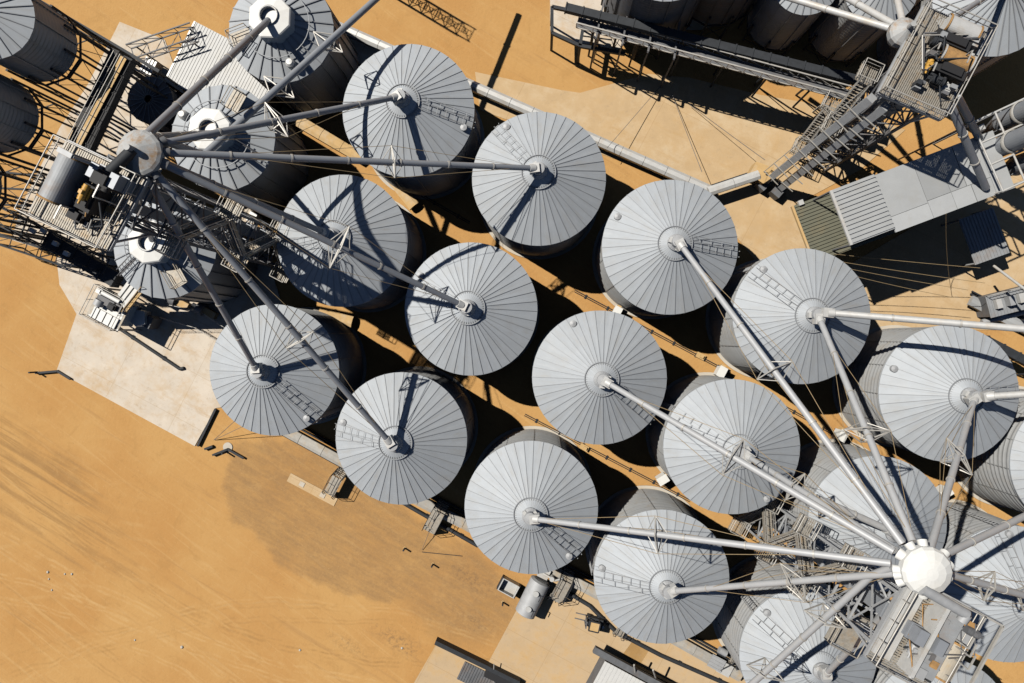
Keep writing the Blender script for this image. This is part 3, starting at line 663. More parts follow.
for a, b, m_ in ((-.6, -1.6, 'pale'), (-.5, -.2, 'pale'), (1.5, 1.5, 'pale'), (.3, 1.2, 'dark'), (-.2, .5, 'dark'), (2.0, -1.2, 'pale')): gearbox(TT, o, pc+U3*a+V3*b, .65, .55, .4, U3, m_)
gearbox(TT, o, pc+U3*1.6-V3*2.2, .9, 1.2, 1.0, U3, 'rusty')
for k, (a, b, lab) in enumerate((((764, 183), (872, 98), 'grey inclined conveyor climbing to the upper right tower, left of the pair'), ((778, 190), (886, 106), 'grey inclined conveyor climbing to the upper right tower, right of the pair'))):
    p, q = W(*a, .6), W(*b, 17); d_ = nrm(q-p); sv_ = nrm(Z.cross(xy(d_))); up_ = d_.cross(sv_); o_ = xy(p); t = thing('inclined_conveyor', lab, 'conveyor', o_, 'inclined conveyors at the upper right tower')
    mb = MB(o_); mb.obox((p+q)/2, d_*(q-p).length/2, sv_*.3, up_*.32); mb.build('casing', 'steel', t)
    for i in range(1, 9): mb = MB(o_); x = p.lerp(q, i/9); mb.obox(x+up_*.36, d_*.04, sv_*.95, up_*.035); mb.build('cross_bar', 'rail', t)
    mb = MB(o_); mb.rail([p.lerp(q, .05)+sv_*.9, p.lerp(q, .95)+sv_*.9], 1.0, .04); mb.build('handrail', 'rail', t)
    mb = MB(o_); mb.box(xy(p)-xy(d_)*.6, 1.4, 1.0, 1.3, xy(d_)); mb.build('boot', 'mid', t)
clutter(TT, o, pc+U3*.6, U3, V3, 1.6, 2.6, 10, 9)
DT = W(905, 31, 18.2)
distributor(DT, 1.05, 'rusty', 'octagonal white distributor with a rust ring at the upper right tower', False)
for q, z, lab, tr in ((W(770, -8, 12), 12, 'pale spout from upper right distributor to the top edge, lowest of its fan', ()), (W(826, -14, 12), 12, 'pale spout from upper right distributor to the second bin at the top edge', ()), (W(893, -20, 13), 13, 'short spout from upper right distributor straight up out of the picture', ())):
    spout([out(DT, q, .95, 17.4), q], lab, r=.25, m='pale', end_boot=False, trusses=tr, group='spouts of the upper right tower')
spout([W(950, 20, 18), W(1003, -14, 13)], 'thin spout behind the heads on upper right platform', r=.2, end_boot=False, group='spouts of the upper right tower')
# ------------------------------------------------------------------ generic bins
def bin_(name, label, c, R, z0, z1, rise, n=28, wall='wall', roof='roof', legs=0, group=None, hopper=False, cap=True):
    c = xy(c); t = thing(name, label, 'bin', c, group)
    mb = MB(c); k = max(4, int((z1-z0)/.13)); mb.lathe([(R-.08+.045*math.sin(i*PI/1.5), z0+(z1-z0)*i/k) for i in range(k+1)], 64, c)
    for i in range(n//2):
        a = 4*PI*i/n; d = Vector((math.cos(a), math.sin(a), 0)); mb.obox(c+d*R+Z*(z0+z1)/2, d*.05, Vector((-d.y, d.x, 0))*.05, Z*(z1-z0)*.49)
    mb.build('wall', wall, t)
    mb = MB(c)
    for i in range(n):
        a0, a1 = 2*PI*i/n, 2*PI*(i+1)/n; P = lambda r, a: c+Vector((r*math.cos(a), r*math.sin(a), z1+(R+.1-r)*rise/R))
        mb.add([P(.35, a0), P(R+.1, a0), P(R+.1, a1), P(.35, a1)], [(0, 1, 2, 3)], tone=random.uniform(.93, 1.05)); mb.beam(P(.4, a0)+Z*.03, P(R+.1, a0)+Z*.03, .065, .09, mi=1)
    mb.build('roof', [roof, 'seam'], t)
    if cap:
        mb = MB(c); mb.lathe([(.55, z1+rise*.85), (.55, z1+rise+.3), (.0, z1+rise+.4)], 14, c, smooth=False); mb.build('cap', 'pale', t)
    if hopper:
        mb = MB(c); mb.lathe([(R-.05, z0), (.3, z0-R*.75), (.3, max(.3, z0-R*.75-.4))], 40, c); mb.build('hopper', wall, t)
    for i in range(legs):
        a = 2*PI*(i+.5)/legs; d = Vector((math.cos(a), math.sin(a), 0))
        mb = MB(c); mb.beam(c+d*(R+.12), c+d*(R+.12)+Z*(z0+1.6), .2); mb.build('leg', 'dark', t)
    if legs:
        mb = MB(c); p = [c+Vector((math.cos(2*PI*(i+.5)/legs), math.sin(2*PI*(i+.5)/legs), 0))*(R+.12) for i in range(legs)]
        nb = max(1, round(z0/6))
        for i in range(legs):
            q = p[(i+1) % legs]; mb.beam(p[i]+Z*z0*.97, q+Z*z0*.97, .14)
            if i % 2: continue
            for k in range(nb): za, zz = Z*(.2+k*z0*.95/nb), Z*((k+1)*z0*.95/nb); mb.beam(p[i]+za, q+zz, .05); mb.beam(q+za, p[i]+zz, .05); mb.beam(p[i]+zz, q+zz, .09)
        mb.build('leg_bracing', 'dark', t)
    return t
GH = 'elevated hopper silos at the left edge'
bin_('hopper_silo', 'tall hopper silo in the top left corner, grey roof showing', W(-5, 18, 17.2), 3.2, 12, 17.2, 1.5, 22, legs=10, hopper=True, group=GH)
bin_('hopper_silo', 'shaded hopper silo at the left edge directly below the corner silo', W(-47, 96, 17.2), 3.2, 12, 17.2, 1.5, 22, legs=10, hopper=True, group=GH)
bin_('hopper_silo', 'hopper silo at left edge showing only a sliver beside the dark tower', W(-87, 172, 17.2), 3.2, 12, 17.2, 1.5, 22, legs=10, hopper=True, group=GH)
bin_('holding_tank', 'small dark round tank in shade beside the white shed roof', W(150, 100, 5.5), 2.15, 2.5, 5.5, .35, 20, wall='mid', roof='mid', legs=8, hopper=True, cap=False)  # dark wall and roof colour stands in for shade on the tank
GT = 'bins along the top right edge'
bin_('storage_bin', 'corrugated bin at the top edge, left of the upper right tower', W(806, -19, 9), 2.9, 1.5, 9, 1.3, 26, legs=8, group=GT)
bin_('storage_bin', 'pale roofed bin at the top edge behind the white octagonal distributor', W(881, -12, 9.5), 3.1, 1.5, 9.5, 1.3, 26, legs=8, group=GT)
bin_('storage_bin', 'wide roofed bin behind the heads of upper right platform', W(992, -2, 10), 4.9, 0, 10, 2.2, 34, group=GT)
bin_('storage_bin', 'big shaded bin at the top edge behind the bright catwalk', W(667, -52, 12), 4.4, 3, 12, 2.0, 34, wall='mid', legs=12, group=GT, hopper=True)  # darker walls, here and on the next bin, paint in their shade
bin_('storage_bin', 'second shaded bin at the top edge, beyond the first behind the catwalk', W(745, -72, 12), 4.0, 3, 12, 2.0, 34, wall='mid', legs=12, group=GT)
# ------------------------------------------------------------------ left conveyor gallery and frames
def single(mb, name, m, label, cat, group=None): return tag(mb.build(name, m), label, cat, group)
zg = 11.5
def gallery(name, a, b, wd, h, m, label, posts=(), z=zg, rails=True):
    a, b = W(*a, z), W(*b, z); d = nrm(b-a); sd_ = Z.cross(d); t = thing(name, label, 'conveyor', xy(a))
    mb = MB(xy(a)); mb.obox((a+b)/2, d*(b-a).length/2, sd_*wd/2, Z*h/2)
    k = int((b-a).length/1.5)
    for i in range(k+1): mb.obox(a.lerp(b, i/k), d*.06, sd_*(wd/2+.06), Z*(h/2+.06))
    mb.build('housing', m, t)
    for f in posts:
        p = a.lerp(b, f); mb = MB(xy(a)); q = p-Z*(h/2)
        mb.beam(q+sd_*wd*.45, xy(q+sd_*wd*.9), .16); mb.beam(q-sd_*wd*.45, xy(q-sd_*wd*.9), .16); mb.beam(xy(q+sd_*wd*.9)+Z*.3, q-sd_*wd*.45, .08); mb.beam(q+sd_*wd*.45+Z*-.1, q-sd_*wd*.45-Z*.1, .14)
        mb.build('trestle', m, t)
    return t
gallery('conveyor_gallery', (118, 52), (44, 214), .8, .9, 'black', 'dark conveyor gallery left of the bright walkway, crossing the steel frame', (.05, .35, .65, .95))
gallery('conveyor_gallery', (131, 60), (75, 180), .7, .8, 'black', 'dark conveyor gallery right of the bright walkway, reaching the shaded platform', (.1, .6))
a, b = W(124, 57, zg+.6), W(54, 190, zg+.6); d = nrm(b-a); sv = Z.cross(d)
t = thing('walkway', 'narrow bright walkway between the two dark conveyor galleries', 'walkway', xy(a))
mb = MB(xy(a)); mb.obox((a+b)/2, d*(b-a).length/2, sv*.3, Z*.03); mb.build('deck', 'sand', t)
for e in (-1, 1): mb = MB(xy(a)); mb.rail([a+sv*e*.32, b+sv*e*.32], 1.0, .035); mb.build('handrail', 'rail', t)
# horizontal frame left of the galleries: beams along U carried on posts, thin cross bracing
def deckframe(label, starts, ends, z, m='dark', drop=True):
    A = [W(*p, z) for p in starts]; B = [W(*p, z) for p in ends]; o = xy(A[0]); t = thing('beam_deck', label, 'frame', o)
    for i, (p, q) in enumerate(zip(A, B)):
        mb = MB(o); mb.beam(p, q, .17, .22); mb.build('beam', m, t)
        if drop and i % 2 == 0:
            for f in (.5,):
                x = p.lerp(q, f); mb = MB(o); mb.beam(xy(x), x, .16); mb.build('post', m, t)
    for i in range(len(A)-1):
        mb = MB(o); mb.beam(A[i].lerp(B[i], .25)-Z*.15, A[i+1].lerp(B[i+1], .95)-Z*.15, .05); mb.beam(A[i].lerp(B[i], .95)-Z*.19, A[i+1].lerp(B[i+1], .25)-Z*.19, .05); mb.build('tie_rod', m, t)
    for f in (.02, .98):
        mb = MB(o); mb.beam(A[0].lerp(B[0], f)-Z*.2, A[-1].lerp(B[-1], f)-Z*.2, .12); mb.build('edge_beam', m, t)
    return t
deckframe('dark steel frame at the left edge beneath the shaded platform', [(0, 172), (-4, 188), (-10, 204), (-14, 218), (-20, 232)], [(44, 176), (37, 190), (30, 206), (26, 222), (18, 240)], 6.0)
def truss(a, b, z0, z1, label, m='dark', wd=1.2, deck=None, cat='truss'):
    """horizontal truss walkway between two pixels"""
    p, q = W(*a, z1), W(*b, z1); d = nrm(q-p); sv = Z.cross(d); o = xy(p); t = thing('walkway_truss' if deck else 'steel_truss', label, cat, o)
    n = max(3, int((q-p).length/1.5))
    for e in (-1, 1):
        mb = MB(o); mb.beam(p+sv*e*wd/2, q+sv*e*wd/2, .11); mb.beam(p+sv*e*wd/2-Z*.9, q+sv*e*wd/2-Z*.9, .11)
        for i in range(n):
            x, y = p.lerp(q, i/n)+sv*e*wd/2, p.lerp(q, (i+1)/n)+sv*e*wd/2
            mb.beam(x, x-Z*.9, .06); mb.beam(x, y-Z*.9, .06)
        mb.build('side_frame', m, t)
    mb = MB(o)
    for i in range(n+1): x = p.lerp(q, i/n); mb.beam(x-sv*wd/2-Z*.9, x+sv*wd/2-Z*.9, .07); 
    for i in range(n): mb.beam(p.lerp(q, i/n)-sv*wd/2-Z*.93, p.lerp(q, (i+1)/n)+sv*wd/2-Z*.93, .05)
    mb.build('bottom_bracing', m, t)
    if deck:
        mb = MB(o); mb.obox((p+q)/2-Z*.84, d*(q-p).length/2, sv*wd*.46, Z*.02); mb.build('deck', deck, t)
    for f in (.08, .92):
        x = p.lerp(q, f)-Z*.9
        for e in (-1, 1): mb = MB(o); mb.beam(x+sv*e*wd/2, xy(x)+sv*e*wd/2, .14); mb.build('post', m, t)
    return t
truss((128, 52), (192, 30), 0, 5.5, 'grey truss walkway running from the gallery top to the white shed roof', 'mid', 1.5, None)
mb = MB(W(36, 0)); a, b = W(38, 0, 8), W(160, 72, 8); mb.beam(a, b, .3, .4)
for f in (.05, .5, .95): mb.beam(a.lerp(b, f), xy(a.lerp(b, f)), .2)
mb.beam(a+V*.5, b+V*.5, .12)
single(mb, 'long_girder', 'dark', 'long dark girder along the upper side of the corner hopper silo', 'girder')
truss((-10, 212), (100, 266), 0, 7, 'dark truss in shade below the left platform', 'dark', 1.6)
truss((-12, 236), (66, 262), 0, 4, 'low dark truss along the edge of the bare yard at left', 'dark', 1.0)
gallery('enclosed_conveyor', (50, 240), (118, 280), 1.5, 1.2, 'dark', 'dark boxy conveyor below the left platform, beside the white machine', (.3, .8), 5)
mb = MB(W(22, 246)); 
for k, (px, py) in enumerate(((40, 228), (52, 236), (60, 248), (36, 244))): mb.box(W(px, py, 5.2), .7, .8, .8)
for k, (px, py) in enumerate(((34, 231), (57, 244), (68, 254), (45, 231))): 
    o_ = MB(W(px, py)); o_.box(W(px, py, 7.2), .5, .4, .35); single(o_, 'motor_box', 'pale', ('small pale motor box on dark truss, farthest left of four', 'small pale motor box at the lower edge of the dark truss', 'small pale motor box beside the dark boxy conveyor', 'small pale motor box just under the shaded platform edge')[k], 'motor', 'pale motor boxes on the dark truss')
# ------------------------------------------------------------------ sheds
def ribbed(t, o, A, e1, e2, z, L, Wd, pitch, m, name, along=True, th=.08, h=.05, rw=.05, tone=None):
    """sheet with raised ribs: A corner, e1/e2 axes"""
    mb = MB(o); c = A+e1*L/2+e2*Wd/2; c.z = z
    mb.obox(c, e1*L/2, e2*Wd/2, Z*th/2)
    if along:
        n = int(Wd/pitch)
        for i in range(n): x = A+e2*(i+.5)*Wd/n+e1*L/2; x.z = z+th/2+h/2; mb.obox(x, e1*L/2*.997, e2*rw, Z*h/2)
    else:
        n = int(L/pitch)
        for i in range(n): x = A+e1*(i+.5)*L/n+e2*Wd/2; x.z = z+th/2+h/2; mb.obox(x, e1*rw, e2*Wd/2*.997, Z*h/2)
    return mb.build(name, m, t)
zs = 4.0
A = W(196, 22, zs); t = thing('storage_shed', 'shed with a white corrugated roof between the gallery and the collared bins', 'shed', xy(A))
Lw, Ww = (W(281, 66, zs)-A).length, (W(166, 80, zs)-A).length
ribbed(t, xy(A), A, U, V, zs, Lw, Ww, .30, 'shedw', 'roof', along=False, h=.03, rw=.035)
mb = MB(xy(A)); mb.obox(A+U*Lw/2+V*Ww/2-Z*(zs/2+.05), U*(Lw/2-.15), V*(Ww/2-.15), Z*(zs/2-.05)); mb.build('wall', 'mid', t)
mb = MB(xy(A)); mb.beam(A-U*.08+Z*.02, A-U*.08+V*Ww+Z*.02, .18, .14); mb.build('gutter', 'pale', t)
t = thing('plank_stack', 'stack of pale ribbed sheets leaning beside the small dark tank', 'stack', W(157, 64)); A = W(152, 60, 1.2)
for i in range(4): mb = MB(xy(A)); mb.obox(A+U*(i*.35)+V*.8+Z*0, U*.12, V*.8, Z*.6); mb.build('sheet', 'pale', t)
# olive roofed shed
zb = 11.0; A = W(793, 206, zb); e1 = nrm(W(793+93.5, 206-35.5, zb)-A); e2 = -Z.cross(e1)
PX = 683/(D-zb); LL, WW = 204/PX, 60/PX; o = xy(A)
t = thing('roofed_shed', 'long shed with olive ribbed end and pale flat roof, upper right', 'shed', o)
zo = 7.2; PO = 683/(D-zo); AO = W(793, 206, zo)
ribbed(t, o, AO, e1, e2, zo, 92/PO, 60/PO, .3, 'olive', 'olive_roof', rw=.06, h=.09)
B0 = A+e1*(38/PX)-e2*(1/PX); ribbed(t, o, B0, e1, e2, zb+.1, 45/PX, 57/PX, .36, 'plate', 'ribbed_roof', rw=.07, h=.1)
mb = MB(o); x = B0+Z*.2; mb.beam(x, x+e2*57/PX, .22, .2); mb.build('ridge_cap', 'pale', t)
mb = MB(o)
for (a0, a1, b0, b1, tn) in ((83, 122, 0, 44, 1.0), (83, 122, 44, 60, 1.14), (122, 146, 0, 42, .86), (122, 146, 42, 60, 1.1), (146, 162, 0, 42, .9), (146, 166, 42, 60, 1.13), (162.3, 186, 0, 42, 1.05), (166.3, 186, 42, 60, 1.02), (186, 204, 0, 60, 1.05)):
    mb.obox(A+e1*(a0+a1)/2/PX+e2*(b0+b1)/2/PX+Z*(-.05), e1*((a1-a0)/2/PX-.015), e2*((b1-b0)/2/PX-.015), Z*(.06+.01*(tn > 1)), tone=tn)
mb.build('flat_roof', 'plate', t)
for g_ in (1, 57): mb = MB(o); x = B0+e2*g_/PX+e1*.1; mb.beam(x-Z*.1, x-Z*(zb-zo-.1), .15); mb.build('ridge_post', 'mid', t)
mb = MB(o); c = A+e1*(144/PX)+e2*WW/2; mb.obox(c-Z*(zb/2+.1), e1*(59/PX), e2*(WW/2-.15), Z*(zb/2-.1)); mb.build('wall', 'mid', t)
for f, g_ in ((70, 1), (70, 59), (45, 59)):
    mb = MB(o); x = AO+e1*f/PO+e2*g_/PO; mb.beam(xy(x), xy(x)+Z*(zo-.05), .18); mb.build('post', 'steel', t)
mb = MB(o); x = AO-e1*.1; mb.beam(x, x+e2*60/PO, .2, .3); mb.build('fascia', 'sand', t)
for k, (px, py) in enumerate(((800, 203), (980, 128))): mb = MB(o); mb.box(W(px, py, (zo if k == 0 else zb)-.0), .45, .45, .3, e1); mb.build('roof_box', 'pale', t)
t = thing('lean_to_roof', 'low dark corrugated lean-to roof in shadow behind the long shed', 'roof', W(940, 225)); A = W(943, 226, 3); e = nrm(W(982, 212, 3)-A); f = -Z.cross(e)
ribbed(t, xy(A), A, e, f, 3, 3.4, 4.6, .3, 'grey', 'sheet', along=False)
for a, b in ((.1, .1), (3.3, .1), (.1, 4.5), (3.3, 4.5)): mb = MB(xy(A)); x = xy(A)+e*a+f*b; mb.beam(x, x+Z*2.95, .14); mb.build('post', 'steel', t)
# ------------------------------------------------------------------ dust cyclones and frame, upper right
for k, (px, py, z0) in enumerate(((1002, 122, 9.5), (993, 150, 9.5), (1016, 166, 9.5))):
    c = xy(W(px, py, z0)); t = thing('dust_cyclone', ('grey dust cyclone in the white tube frame, farthest from the shed', 'grey dust cyclone in the white tube frame, nearest the shed roof', 'grey dust cyclone cut by the right edge below the tube frame')[k], 'cyclone', c, 'dust cyclones in a tube frame')
    mb = MB(c); mb.lathe([(.85, z0), (.85, 14.5), (.6, 14.9), (0, 14.95)], 28, c, smooth=False); mb.build('body', 'pipe', t)
    mb = MB(c); mb.lathe([(.9, 11.8), (.98, 11.9), (.98, 12.1), (.9, 12.2)], 28, c); mb.build('ring', 'rail', t)
    mb = MB(c); mb.lathe([(.85, z0), (.2, z0-2.2), (.2, z0-2.8)], 20, c); mb.build('cone', 'mid', t)
    for i in range(3): a = 2*PI*i/3; mb = MB(c); x = c+Vector((math.cos(a), math.sin(a), 0))*.9; mb.beam(x, x+Z*(z0+.5), .12); mb.build('leg', 'steel', t)
zf = 12.0; t = thing('tube_frame', 'white tube frame around the dust cyclones', 'frame', W(972, 122))
o = xy(W(972, 122))
for a, b in (((972, 123), (1060, 82)), ((981, 143), (1070, 103)), ((990, 165), (1080, 125)), ((1003, 191), (1090, 152)), ((972, 123), (1003, 191)), ((995, 112), (1025, 181)), ((1015, 103), (1046, 172))):
    mb = MB(o); mb.tube(W(*a, zf), W(*b, zf), .085, 8); mb.build('rail_tube', 'pale', t)
for p in ((972, 123), (1003, 191), (995, 112), (1025, 181)): mb = MB(o); mb.tube(W(*p, zf), xy(W(*p, zf)), .085, 8); mb.build('post', 'pale', t)
spout([W(950, 104, 17.8), W(986, 188, 11.2)], 'grey duct dropping from upper right platform onto the flat shed roof', r=.3, end_boot=False, group='ducts below the upper right platform')
spout([W(957, 96, 17.8), W(980, 140, 10.5)], 'grey duct dropping from upper right platform to the tube frame', r=.3, end_boot=False, group='ducts below the upper right platform')
# ------------------------------------------------------------------ conveyors on the ground
def cover(name, a, b, wd, h, z, m, label, side='dark', cat='conveyor', pipes=0, group=None):
    p, q = W(*a, z+h), W(*b, z+h); p.z = q.z = z; d = nrm(q-p); sv = Z.cross(d); o = xy(p); t = thing(name, label, cat, o, group)
    mb = MB(o); L = (q-p).length; n = max(1, int(L/2.4))
    prof = [(-wd/2, 0), (-wd/2, h*.7), (-wd*.2, h), (wd*.2, h), (wd/2, h*.7), (wd/2, 0)]
    for i in range(n):
        x, y = p.lerp(q, i/n)+d*.02, p.lerp(q, (i+1)/n)-d*.02
        vs = [e+sv*s+Z*zz for e in (x, y) for s, zz in prof]; k = len(prof)
        mb.add(vs, [(j, k+j, k+j+1, j+1) for j in range(k-1)]+[tuple(range(k)), tuple(reversed(range(k, 2*k)))], tone=random.uniform(.9, 1.08))
    mb.build('cover', m, t)
    for k in range(pipes):
        mb = MB(o); s_ = sv*(wd/2+.25+.28*k)+Z*(.25-z+.05); mb.tube(p+s_, q+s_, .09, 8); mb.build('pipe', side, t)
    return t
cover('tunnel_conveyor', (335, 24), (712, 190), .95, .75, .9, 'pale', 'long pale covered conveyor along the upper side of the silos', pipes=1)
cover('tunnel_conveyor', (709, 191), (760, 174), .9, .6, 1.6, 'pale', 'short pale covered conveyor turning up toward the upper right tower', pipes=1)
t = thing('conveyor_boot', 'tan sheet hopper at the end of the short white conveyor', 'hopper', W(763, 173)); o = xy(W(763, 173)); c = W(763, 173, 2)
mb = MB(o); mb.prism([c+U*-1.1+V*.7, c+U*-1.1-V*.7, c+U*.5-V*.9, c+U*1.0+V*0, c+U*.5+V*.9], .4, 2.0); mb.build('hopper', 'sand', t)
mb = MB(o); mb.prism([c+U*.55-V*.85, c+U*.98+V*0, c+U*.55+V*.85, c+U*.45+V*0], 2.0, 2.5); mb.build('lip', 'sand', t)
for e in (-1, 1):
    mb = MB(o); mb.beam(c+U*-.5+V*e*.6-Z*.6, xy(c)+U*-.5+V*e*.8, .1); mb.build('leg', 'dark', t)
segs = [((231, 402), (345, 464)), ((352, 467), (486, 536)), ((494, 541), (610, 601)), ((625, 612), (742, 678))]
for k, (a, b) in enumerate(segs):
    cover('trough_conveyor', a, b, 1.05, .45, .5, 'trough', ('grey trough conveyor below the left end silo of the lower row', 'grey trough conveyor crossed by the wide brown stair', 'grey trough conveyor beside the white tank', 'grey trough conveyor beside the pale pump box')[k], pipes=2, group='trough conveyors under the lower row')
for k, (a, b) in enumerate((((280, 110), (362, 158)), ((390, 176), (414, 206)), ((318, 313), (352, 322)))):
    cover('dusty_trough', a, b, 1.15, .5, .4, 'sand', ('sandy trough cover under the silo shaded by the level spout', 'short sandy trough cover between the shaded silo and its upper neighbour', 'short sandy trough cover left of the lattice carrying spout')[k], group='sandy trough covers between the rows')
# black edge pipe along the yard: a shadow-like line built as solid pipe
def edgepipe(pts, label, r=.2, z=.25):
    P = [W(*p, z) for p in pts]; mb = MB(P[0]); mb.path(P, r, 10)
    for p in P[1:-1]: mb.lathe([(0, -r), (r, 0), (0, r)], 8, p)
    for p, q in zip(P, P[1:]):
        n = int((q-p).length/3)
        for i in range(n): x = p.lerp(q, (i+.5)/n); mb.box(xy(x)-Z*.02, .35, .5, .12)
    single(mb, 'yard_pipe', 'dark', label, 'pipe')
edgepipe([(283, 434), (345, 468), (410, 507), (478, 546)], 'black pipe for the shadow line along the yard edge below the lower left silos')
edgepipe([(560, 588), (590, 606), (616, 632), (660, 655), (740, 690)], 'black pipe for the shadow line bending round behind the forklift')
# ------------------------------------------------------------------ cabinets
def cab_proto():
    t = thing('control_cabinet', 'x', 'cabinet')
    mb = MB(); mb.box((0, 0, .3), .95, .65, 1.5, (1, 0, 0)); mb.build('body', 'white', t)
    mb = MB(); mb.box((0, 0, 1.8), 1.1, .8, .06, (1, 0, 0)); mb.build('rain_hood', 'white', t)
    mb = MB(); mb.box((0, -.36, .4), .8, .05, 1.3, (1, 0, 0)); mb.build('door', 'pale', t)
    for x in (-.4, .4): mb = MB(); mb.box((x, 0, 0), .1, .55, .3, (1, 0, 0)); mb.build('foot', 'dark', t)
    mb = MB(); mb.box((.62, 0, .5), .28, .4, .8, (1, 0, 0)); mb.build('meter_box', 'sand', t)
    return t
pcb = cab_proto()
for k, (px, py, lab) in enumerate(((722, 372, 'white control cabinet in the lane above the silo with parallel spouts'), (663, 480, 'white control cabinet left of the silo with parallel spouts'), (843, 436, 'white control cabinet beside the pair of crossing spouts, in front of half hidden silo'), (947, 493, 'white control cabinet above the white dome'), (617, 312, 'white control cabinet between the central silo and the one above it'), (230, 193, 'white control cabinet in the shaded left tower footing'), (252, 217, 'white control cabinet on the tan platform by the left tower'))):
    o = pcb if k == 0 else dup(pcb); o.location = xy(W(px, py, 1.8)); o.rotation_euler.z = UA+math.radians(90 if k % 2 == 0 else 60); tag(o, lab, 'cabinet', 'white control cabinets')
# ------------------------------------------------------------------ crossover stairs
def stile(px, py, L, label, wd=1.3, h=1.5, ang=UA-PI/2):
    c = xy(W(px, py)); d = Vector((math.cos(ang), math.sin(ang), 0)); sv = Z.cross(d); t = thing('crossover_stair', label, 'stair', c, 'steel stairs crossing the yard pipe')
    mb = MB(c); mb.obox(c+Z*h, d*.9, sv*wd/2, Z*.03); mb.build('deck', 'grate', t)
    for e in (-1, 1):
        mb = MB(c); a, b = c+d*e*.9+Z*h, c+d*e*(.9+L)
        for q in (-1, 1): mb.beam(a+sv*q*wd/2, b+sv*q*wd/2, .06, .18)
        for i in range(1, 6): x = a.lerp(b, i/6); mb.obox(x, d*.12, sv*wd/2, Z*.02)
        mb.build('flight', 'grate', t)
    for q in (-1, 1):
        mb = MB(c); pts = [c-d*(.9+L)+sv*q*wd/2, c-d*.9+Z*h+sv*q*wd/2, c+d*.9+Z*h+sv*q*wd/2, c+d*(.9+L)+sv*q*wd/2]; mb.rail(pts, .95, .03, 1.0); mb.build('handrail', 'dark', t)
stile(437, 516, .9, 'brown steel stair crossing pipe and trough right of the silo with upright shadow')
stile(338, 482, .6, 'brown steel stair half hidden by the silo with the upright shadow', 1.1)
stile(561, 584, .9, 'brown steel stair between the white tank and the lower row silo')
stile(622, 624, .3, 'little brown step beside the bend of the black pipe', .9, .7)
stile(735, 652, .3, 'small step by the pale pump box', .8, .7)
# ------------------------------------------------------------------ tank, box, forklift
o = W(533, 598); a, b = W(540.5, 581, 1.35), W(525, 613, 1.35); d = nrm(b-a); t = thing('liquid_tank', 'horizontal white grey tank lying beside the lower row', 'tank', o)
mb = MB(o); n = 20; mb.tube(a, b, 1.05, 28)
for x, s_ in ((a, -1), (b, 1)): mb.tube(x, x+d*s_*.14, 1.05, 28, .75)
mb.build('shell', 'steel', t)
for f in (.28, .75):
    c = a.lerp(b, f); mb = MB(o); mb.tube(c+Z*.95, c+Z*1.2, .28, 14); mb.build('manhole', 'pale', t)
    mb = MB(o); mb.box(c-Z*1.35, .3, 1.6, .5, d); mb.build('saddle', 'dark', t)
    mb = MB(o); mb.path([c+U*.5+Z*.9, c+U*.5+Z*1.35, c+U*.5+d*.5+Z*1.35], .045, 6); mb.build('vent_pipe', 'dark', t)
mb = MB(o); c = a-d*.8; mb.box(c-Z*1.35, 1.0, 1.1, 1.3, d); mb.tube(c+U*.9-Z*1.2, c+U*.9+Z*.4, .25, 12); mb.path([c, c+U*1.3+Z*.2, c+U*1.9-d*.5], .12, 8); mb.build('pump', 'pale', t)
t = thing('open_skip', 'open pale skip bin on the soil left of the white tank', 'skip', W(509, 585)); c = xy(W(509, 586)); o = c
mb = MB(o); mb.box(c+Z*.15, 1.7, 1.25, .06)
for s_ in (-1, 1): mb.obox(c+U*s_*.88+Z*.55, U*.05, V*.66, Z*.42); mb.obox(c+V*s_*.64+Z*.55, U*.82, V*.04, Z*.42)
mb.build('body', 'pale', t)
for s_ in (-1, 1): mb = MB(o); mb.box(c+U*s_*.97+Z*.0, .14, 1.4, .8); mb.build('end_frame', 'dark', t)
t = thing('forklift', 'small dark forklift with tan roof guard parked by the pipe bend', 'forklift', W(592, 619)); c = xy(W(592.5, 619.5)); o = c; fd = nrm(W(575, 615)-W(592, 619)); sv = Z.cross(fd)
mb = MB(o); mb.box(c-fd*.2+Z*.25, 1.5, .95, .65, fd); mb.box(c-fd*.75+Z*.6, .5, .95, .45, fd); mb.build('body', 'dark', t)
mb = MB(o); mb.box(c-fd*.1+Z*1.85, .95, .9, .06, fd); mb.build('roof_guard', 'sand', t)
mb = MB(o); G = [c-fd*.1+fd*a*.5+sv*b*.47+Z*1.9 for a, b in ((-1, -1), (1, -1), (1, 1), (-1, 1))]
for i in range(4): mb.beam(G[i], G[(i+1) % 4], .12, .1)
mb.build('guard_frame', 'dark', t)
for x, y in ((.35, .42), (.35, -.42), (-.55, .42), (-.55, -.42)):
    mb = MB(o); p = c+fd*x+sv*y; mb.beam(p+Z*.8, p+Z*1.86, .06); mb.build('guard_post', 'dark', t)
    mb = MB(o); p = c+fd*(x*1.1)+sv*y*1.05+Z*.26; mb.tube(p-sv*.1, p+sv*.1, .26, 14); mb.build('wheel', 'black', t)
mb = MB(o)
for y in (-.3, .3): mb.beam(c+fd*.7+sv*y, c+fd*.7+sv*y+Z*1.95, .1)
for z in (.5, 1.2, 1.9): mb.beam(c+fd*.7-sv*.35+Z*z, c+fd*.7+sv*.35+Z*z, .08)
mb.build('mast', 'mid', t)
for y in (-.28, .28): mb = MB(o); mb.beam(c+fd*.75+sv*y+Z*.12, c+fd*1.75+sv*y+Z*.1, .1, .05); mb.build('fork', 'mid', t)
mb = MB(o); mb.box(c-fd*.05+Z*.85, .45, .5, .12, fd); mb.box(c-fd*.3+Z*.9, .1, .5, .5, fd); mb.build('seat', 'black', t)
